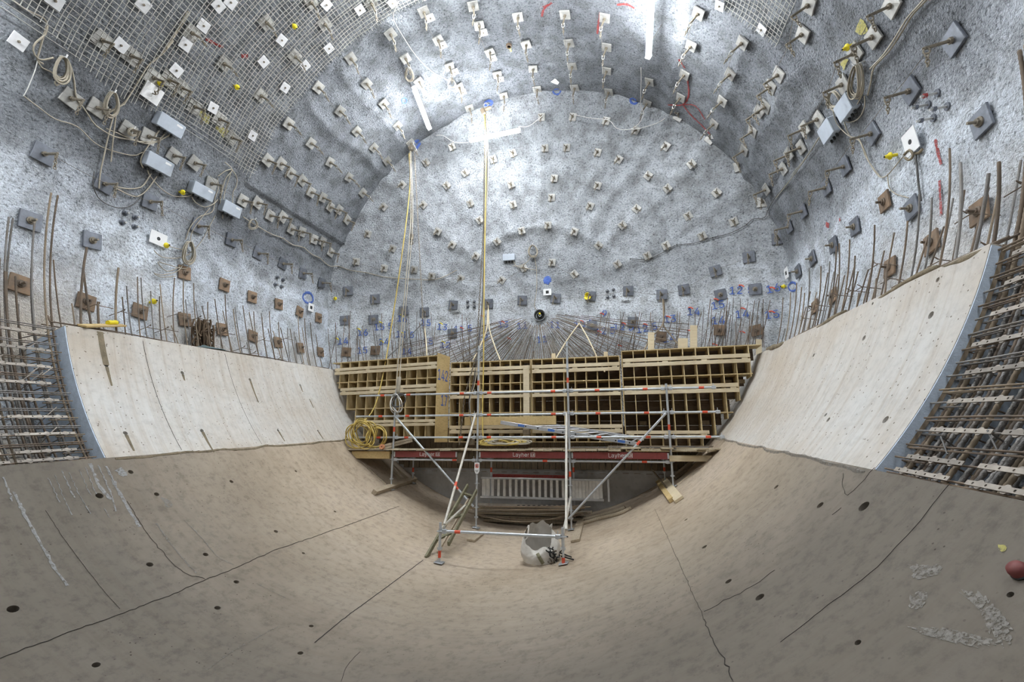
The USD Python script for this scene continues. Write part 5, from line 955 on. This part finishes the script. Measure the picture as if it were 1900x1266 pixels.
tag(obj('rod', beam(floor_hit(1240, 912)[0] + [0, 0, .03], pY(1211, 873, 11.1), .025, .025), 'dark_wood'), 'thin dark rod leaning by the right foot planks', 'rod')
# leaning wooden ladder at the left front foot
t = thing('wooden_ladder', 'weathered greenish wooden ladder leaning by the left front foot', 'ladder')
A0, A1 = pY(790, 1036, 7.9), pY(868, 901, 9.7); B0, B1 = pY(832, 1010, 8.1), pY(884, 911, 9.8)
obj('rail', beam(A0, A1, .04, .08, (0, 0, 1), .004), 'green_wood', t); obj('rail', beam(B0, B1, .04, .08, (0, 0, 1), .004), 'green_wood', t)
for k in (.22, .5, .87): obj('rung', beam(A0 + (A1 - A0) * k, B0 + (B1 - B0) * k, .09, .035, (0, -.3, 1), .004), 'green_wood', t)
tag(obj('batten', beam(pY(812, 1026, 7.95), pY(872, 922, 9.6), .03, .04, (0, 0, 1)), 'old'), 'thin batten leaning inside the wooden ladder', 'batten')
# timber packer, orange reel, planks and timber on the deck
def deck(x, y, Y): p = pY(x, y, Y); return p
t = thing('reel_jack', 'small timber arm with an orange roller beside the left standard', 'roller', pY(709, 830, 10.05)); c = pY(709, 829.5, 10.02)
obj('roller', [lathe([(0, -.04), (.055, -.04), (.06, -.03), (.06, .03), (.055, .04), (.016, .04), (.016, .0), (0, .0)], c, [.15, -1, .1], 20)], 'orange', t, 40); e = pY(765, 816, 10.7)
obj('arm', [beam(c + [.02, .06, .03], e + [0, 0, .03], .03, .05, (0, 0, 1), .003), beam(c + [.02, .06, -.03], e + [0, 0, -.03], .03, .05, (0, 0, 1), .003)], 'old', t)
tag(obj('wide_board', beam(pY(862, 782, 10.92), pY(1032, 780, 10.92), .04, .2, (0, 0, 1), .004), 'ply_face'), 'wide golden board on edge against the middle formwork', 'board')
for k, (x, y) in enumerate(((875, 823), (978, 822))): tag(obj('wood_block', bevel_box(pY(x, y - 4, 10.75), (.13, .12, .18), .01), 'dark_wood'), f"dark wood block standing on the deck, {'left' if k == 0 else 'right'} of the coiled cable", 'block')
tag(obj('wood_block', bevel_box(pY(977, 802, 10.75), (.16, .15, .14), .02), 'dark_wood'), 'dark lump hung in front of the ladder foot', 'block')
t = thing('aluminium_ladder', 'bright aluminium ladder leaning along the deck behind the standards', 'ladder'); a, b = pY(929, 784, 10.80), pY(1182, 824, 10.55); wv = np.array([.0, .12, .36])
a2, b2 = pY(1006, 786, 10.95), pY(1195, 815, 10.75)
obj('rail', beam(a, b, .035, .085, (0, 0, 1), .004), 'alu', t); obj('rail', beam(a2, b2, .035, .07, (0, 0, 1), .004), 'alu', t)
for k in np.linspace(.2, .95, 9): obj('rung', cyl(a + (b - a) * k, a2 + (b2 - a2) * k, .015, 8), 'alu', t); obj('rung_end', cyl(a + (b - a) * k + [0, -.02, 0], a + (b - a) * k + [0, -.015, 0], .018, 8), 'black', t)
for k in (.14, .37, .87): obj('sticker', beam(a + (b - a) * k + [0, -.02, 0], a + (b - a) * (k + .05) + [0, -.02, 0], .003, .05), 'blue', t)
for i in range(9):
    xa, ya, xb, yb = 980 + 14 * i + 60 * (i % 3), 826 - (i % 4) * 2.2, 1230 + 12 * i, 826 - (i % 5) * 2.0; a, b = pY(xa, ya, 10.45 + .04 * i), pY(xb, yb, 10.45 + .04 * i)
    a[2] = b[2] = -.15 + .022 * (i % 3); tag(obj('steel_bar', tube([a, (a + b) / 2 + [0, .03, 0], b], .014, 6), 'rebar_grey' if i % 2 else 'rebar_tan'), 'long steel bar lying on the deck behind the right toe board', 'bar', 'steel bars lying on the deck')
for k in range(14):
    c = np.array([q.uniform(-.4, .55), 10.12 + q.uniform(0, .2), -.145]); tag(obj('wood_scrap', beam(c, c + [q.uniform(-.16, .16), q.uniform(-.08, .08), .015], .02, .012), 'deckwood'), 'small wood splinter on the deck right of the ladder foot', 'scrap', 'wood splinters on the deck')
# hose and cable coils
def loops(cx, cy, rx, ry, k, Y, r, m_, seed, par, name='loops', flat=False, jy=.12):
    g = random.Random(seed); ms = []
    for i in range(k):
        a, b, ox, oy, dY, ph = rx * g.uniform(.6, 1.05), ry * g.uniform(.75, 1.05), rx * g.uniform(-.25, .25), ry * g.uniform(-.12, .12), g.uniform(-jy, jy), g.uniform(-.5, .5)
        P = []
        for tt in np.linspace(0, 2 * np.pi, 17)[:-1]: P.append(pY(cx + ox + a * math.cos(tt + ph), cy + oy + b * math.sin(tt) + .2 * a * math.cos(2 * tt + ph) * (0 if flat else .3), Y + dY * math.cos(tt * 2 + i) + (.22 * math.sin(tt) * (-1 if flat else 0))))
        ms.append(tube(spline(P + P[:1], .05), r, 6))
    obj(name, ms, m_, par, True)
t = thing('hose_coil', 'loose coil of yellow hose hung on the left guardrail end', 'hose', pY(672, 806, 10.15)); loops(672, 806, 27, 25, 9, 10.13, .0145, 'yellow_hose', 5, t); loops(698, 812, 20, 20, 3, 10.13, .0145, 'yellow_hose', 6, t)
t = thing('hose_coil', 'flat coil of yellow and sand hose on the deck', 'hose', pY(930, 824, 10.5)); loops(930, 821, 40, 5.5, 9, 10.45, .018, 'yellow_hose', 7, t, flat=True, jy=.05); loops(940, 820, 42, 5, 6, 10.45, .016, 'cable', 8, t, flat=True, jy=.05)
t = thing('cable_coil', 'dark cable ring hung on the left standard head', 'cable', pY(738, 735, 10.15)); loops(735, 750, 11, 19, 3, 10.14, .013, 'cable_white', 9, t); loops(740, 745, 14, 14, 2, 10.14, .016, 'cable_dark', 10, t)

# ------------------------------------------------------------------ hanging hoists, chains and hoses
def hang(p_px, off): return hit(*p_px, off)[0]
def line3(pts, r, m_, par, n=6, name='strand'): obj(name, tube(spline(pts, .15), r, n), m_, par, True)
def chain_links(p, q_, par, name='chain', pitch=.055, r=.008):
    p, q_ = np.asarray(p, float), np.asarray(q_, float); L = np.linalg.norm(q_ - p); d = (q_ - p) / L; u = unit(np.cross(d, [0, 1, .1])); v = np.cross(d, u); ms = []
    for i in range(int(L / pitch)): c = p + d * (i + .5) * pitch; ms.append(torus(c, pitch * .62, r, d, u if i % 2 else v, 8, 4, .55))
    obj(name, ms, 'chain', par)
LY = 11.0
def seq(pts, Ys): Y = np.interp(np.linspace(0, 1, len(pts)), np.linspace(0, 1, len(Ys)), Ys); return [pY(*p, y) for p, y in zip(pts, Y)]
top1 = hang((768, 277), .35); T1 = top1[1]
t = thing('chain_hoist', 'chain hoist hanging from the blue ring left of the level lamp', 'hoist', top1)
obj('hook', [torus(top1 + [0, 0, .08], .07, .014, [1, 0, 0], [0, 0, 1]), tube([hang((764, 262), .0), hang((766, 270), .2), top1 + [0, 0, .14]], .012)], 'steel', t); obj('block', [bevel_box(top1 - [0, 0, .08], (.14, .12, .2), .03), cyl(top1 + [-.09, 0, -.06], top1 + [.09, 0, -.06], .05, 12)], 'chain', t)
E1 = pY(764, 440, T1 - .5); chain_links(top1 - [.03, 0, .18], E1 + [0, 0, .1], t); obj('bottom_block', [bevel_box(E1 - [0, 0, .0], (.1, .08, .2), .025), torus(E1 - [0, 0, .18], .05, .014, [1, 0, 0], [0, 0, 1])], 'chain', t)
chain_links(top1 + [.10, 0, -.1], pY(785, 596, T1 - 1.2), t, 'hand_chain', .05, .006)
for k, (a, b, r) in enumerate(((763, 736, .014), (767, 741, .012))): line3([top1 - [.04 - .03 * k, 0, .15]] + seq([(a - 1, 400), (a - 10, 520), (b + 2, 680), (b, 728)], (T1 - .4, 10.2)), r, 'cable', t, name='rope')
line3([pY(741, 700, 10.18), pY(738, 728, 10.16)], .05, 'cable', t, name='tail')
t = thing('hose', 'long yellow hose dropping to the coil at the left guardrail', 'hose', pY(757, 384, T1)); line3([top1 - [.06, 0, .25]] + seq([(761, 330), (757, 384), (742, 500), (727, 600), (712, 690), (695, 755), (676, 782)], (T1 - .1, 11.2, 10.15)), .018, 'yellow_hose', t, name='hose_line')
top2 = hang((906, 206), .35); T2 = top2[1]
t = thing('chain_hoist', 'chain hoist hanging in front of the level lamp', 'hoist', top2)
obj('hook', [torus(top2 + [0, 0, .08], .07, .014, [1, 0, 0], [0, 0, 1]), tube([hang((906, 190), .0), hang((906, 198), .2), top2 + [0, 0, .14]], .012)], 'steel', t); obj('block', [bevel_box(top2 + [-.08, 0, -.14], (.14, .12, .24), .03, np.array([[.94, 0, .34], [0, 1, 0], [-.34, 0, .94]])), cyl(top2 + [-.02, 0, -.08], top2 + [.16, 0, -.02], .05, 12)], 'rebar_tan', t)
P2 = seq([(901, 300), (897, 430), (893, 560), (884, 660), (872, 720)], (T2 - .2, 10.7)); chain_links(top2 - [.02, 0, .25], P2[1], t); chain_links(P2[1], P2[3], t); chain_links(P2[3], pY(862, 735, 10.6), t); chain_links(pY(862, 735, 10.6), pY(852, 828, 10.55), t)
for k in range(2): line3([top2 - [.0, 0, .2]] + seq([(904 + 2 * k, 300), (899 + 2 * k, 430), (894 + 2 * k, 570), (880 + 3 * k, 700), (870 + 2 * k, 745), (876, 800), (866, 826)], (T2 - .2, 10.6)), .012, 'cable' if k else 'cable_dark', t, name='rope')
t = thing('hose', 'long yellow hose dropping beside the second standard to the deck coil', 'hose', top2); line3([top2 - [.04, 0, .25]] + seq([(902, 290), (900, 420), (898, 560), (897, 680), (895, 780), (897, 818)], (T2 - .2, 10.4)), .018, 'yellow_hose', t, name='hose_line')

# ------------------------------------------------------------------ stored things under the deck
DY = 11.0
t = thing('aluminium_deck', 'aluminium platform frame with slotted middle standing under the deck', 'platform', pY(1000, 925, DY)); zt, zb_ = pY(1000, 889, DY)[2], pY(1000, 925, DY)[2]; X = lambda x: pY(x, 905, DY)[0]
obj('top_rail', bevel_box(((X(892) + X(1120)) / 2, DY, zt), (X(1120) - X(892), .05, .04), .005), 'alu', t); obj('bottom_rail', bevel_box(((X(892) + X(1120)) / 2, DY - .02, zb_), (X(1120) - X(892), .06, .05), .005), 'alu', t)
for i in range(13): x = X(914 + i * 10.9); obj('slat', bevel_box((x, DY + .01, (zt + zb_) / 2), (.062, .03, zt - zb_), .004), 'slat', t)
for xa, xb, m_ in ((1061, 1118, 'slat'), (894, 909, 'slat')):
    n_ = max(2, int((xb - xa) / 6)); w_ = (X(xb) - X(xa)) / n_
    for i in range(n_): obj('sheet', box((X(xa) + w_ * (i + .5), DY + .01, (zt + zb_) / 2), (w_ - .006, .02, zt - zb_), None), m_, t)
obj('end_frame', bevel_box((X(1129), DY, (zt + zb_) / 2), (.05, .06, zt - zb_ + .06), .006), 'alu', t)
a, b = pY(914, 883, DY + .1), pY(1056, 886, DY + .1); t = thing('toe_board', 'bare red toe board stored on the aluminium platform', 'toe board', a); obj('board', beam(a, b, .03, .08, (0, 0, 1), .005), 'red', t); obj('end_hook', [torus(a - [.02, 0, 0], .03, .008, [1, 0, 0], [0, 0, 1]), torus(b + [.02, 0, 0], .03, .008, [1, 0, 0], [0, 0, 1])], 'galv', t)
for i, (y, sg_, m_) in enumerate(((941, 0, 'rebar_tan'), (943, .3, 'rebar_tan'), (946, .1, 'strip'), (949, .4, 'strip'), (939, .1, 'rebar'), (951, 1.6, 'rebar_tan'), (953, 1.1, 'rebar'), (944, 0, 'rebar'))):
    xa, xb = 862 + 7 * (i % 4), 1096 - 11 * (i % 3); Y = 10.42 + .07 * (i % 4)
    P = [pY(x, y + sg_ * 11 * math.sin(math.pi * (x - xa) / (xb - xa)) + (-8 if i == 2 and x > 1050 else 0), Y) for x in np.linspace(xa, xb, 9)]
    tag(obj('steel_bar', tube(spline(P, .12), .013, 6), m_), 'long sagging steel bar bundled across the standards under the deck', 'bar', 'sagging bars under the scaffold deck')
for i in range(10):
    Y = 10.95 + .08 * (i % 3); z = fl(-2.3, Y) + .10 + .075 * (i // 2); a = np.array([-3.35 - .1 * (i % 3), Y, z]); b = np.array([-1.15 + .12 * (i % 4), Y, z + .01]); a[0] = max(a[0], CX - chord(TU(a)[2]) + .1); b[0] = min(b[0], CX + chord(TU(b)[2]) - .1)
    tag(obj('stored_timber', beam(a, b, .09, .065, (0, 0, 1), .005), ('dark_wood', 'old', 'strip')[i % 3] if i > 2 else 'dark_wood'), 'dark timber in the low stack beneath the aluminium platform', 'timber', 'timbers stacked under the deck')
a, b = pY(885, 936, 10.8), pY(1050, 941, 10.8); t = thing('perforated_bar', 'grey notched steel rail just below the aluminium platform', 'rail', a); obj('rail', beam(a, b, .03, .06, (0, 0, 1), .004), 'strip', t)
for k in range(9): obj('slot', box(pY(962 + k * 9.6, 938.5, 10.775), (.06, .006, .025)), 'hole', t)
s_ = np.linspace(0, 1, 14)
for i, (l, lb) in enumerate((([(1078, 975), (1110, 966), (1150, 956), (1170, 946)], 'lower rumpled sheet edge right of the stored timbers'), ([(1085, 967), (1120, 958), (1160, 945)], 'upper rumpled sheet edge right of the stored timbers'))):
    P = [floor_hit(*p)[0] + [0, 0, .03] for p in l]; tag(obj('sheet_roll', tube(spline(P, .08), .045, 7), 'old', None, True), lb, 'sheet')

# ------------------------------------------------------------------ white sack of fittings at the right front foot
c, cn = floor_hit(1000, 1050); t = thing('sack', 'open white woven sack slumped at the right front foot', 'sack', c)
a = np.linspace(0, 2 * np.pi, 61); v = np.linspace(0, 1, 16); AA, VV = np.meshgrid(a, v, indexing='ij')
back = .5 + .5 * np.sin(AA); rim = .24 + .36 * np.clip(back * 1.5 - .3, 0, 1)**.6 + .03 * np.sin(AA * 5 + 1)
nz = meshkit.fbm(np.stack([np.cos(AA) * 2.2, np.sin(AA) * 2.2, VV * 2], -1), 3, 6) - .5; nz[-1] = nz[0]; rim[-1] = rim[0]
RR = .25 * (1 + .20 * np.sin(np.pi * VV) - .22 * VV**2 * (.35 + back)) + .09 * nz
out = np.stack([c[0] + RR * np.cos(AA) * 1.1 - .02, c[1] + .2 + RR * np.sin(AA) * .85 + .0 * VV, c[2] + .01 + rim * VV**.9 + .03 * nz], -1)
inn = out.copy(); ctr = np.array([c[0] - .02, c[1] + .2, 0]); inn[..., :2] = ctr[:2] + (inn[..., :2] - ctr[:2]) * .94
obj('bag', [grid(out), grid(inn[:, ::-1])], 'cloth', t, 50)
obj('strap', [ribbon([(out[48 + int(3 * k), j] + [0, -.008, 0], np.array([.2, -1, .2])) for j, k in zip((1, 4, 8, 12), np.linspace(0, -1, 4))], .055, .012)], 'green_wood', t)
for k in (5, 28): obj('lifting_loop', tube(spline([out[k, -1], out[k, -1] + [.03, -.02, .05], out[k + 3, -1] + [.05, -.03, -.06], out[k + 3, -5]], .04), .014, 6), 'cloth', t)
g = random.Random(6)
for k in range(24):
    p = c + np.array([g.uniform(.10, .27), g.uniform(-.0, .2), .03 + .24 * g.random() * (1 - k / 40)]); d = unit([g.uniform(-1, 1), g.uniform(-1, 1), g.uniform(-.6, .9)]); e = unit(np.cross(d, [0.2, .9, .3]))
    tag(obj('pipe_fitting', [torus(p, .045, .011, d, e, 10, 5), cyl(p + d * .04, p + d * .13, .010, 6)], 'black' if k % 3 else 'chain'), 'small dark clamp spilling out of the white sack', 'clamp', 'clamps spilling from the sack')
for k, (x0, y0, x1, y1) in enumerate(((1038, 1032, 1060, 1037), (1042, 1039, 1064, 1042), (1036, 1030, 1052, 1034), (1040, 1000, 1054, 999))):
    p0, p1 = floor_hit(x0, y0)[0] + [0, 0, .05], floor_hit(x1, y1)[0] + [0, 0, .025]; tag(obj('rod', cyl(p0, p1, .012, 6), 'black'), f'short black rod lying right of the sack, {nth(k)} counted down', 'rod', 'black rods by the sack')
tag(obj('white_block', bevel_box(floor_hit(1032, 1041)[0] + [0, -.02, .06], (.09, .06, .06), .008), 'plate'), 'small grey box among the clamps by the sack', 'box')
# red disc at the right edge of the picture, close to the camera
c, n = floor_hit(1897, 1064); t = thing('red_knob', 'round red rubber cap lying at the right edge', 'cap', c)
obj('cap', lathe([(0, .05), (.018, .049), (.034, .042), (.041, .028), (.042, .0), (.04, -.002)], c, n, 28), 'knob_red', t, 50); obj('rim', lathe([(.043, -.0), (.046, .008), (.042, .012)], c, n, 28), 'black', t)
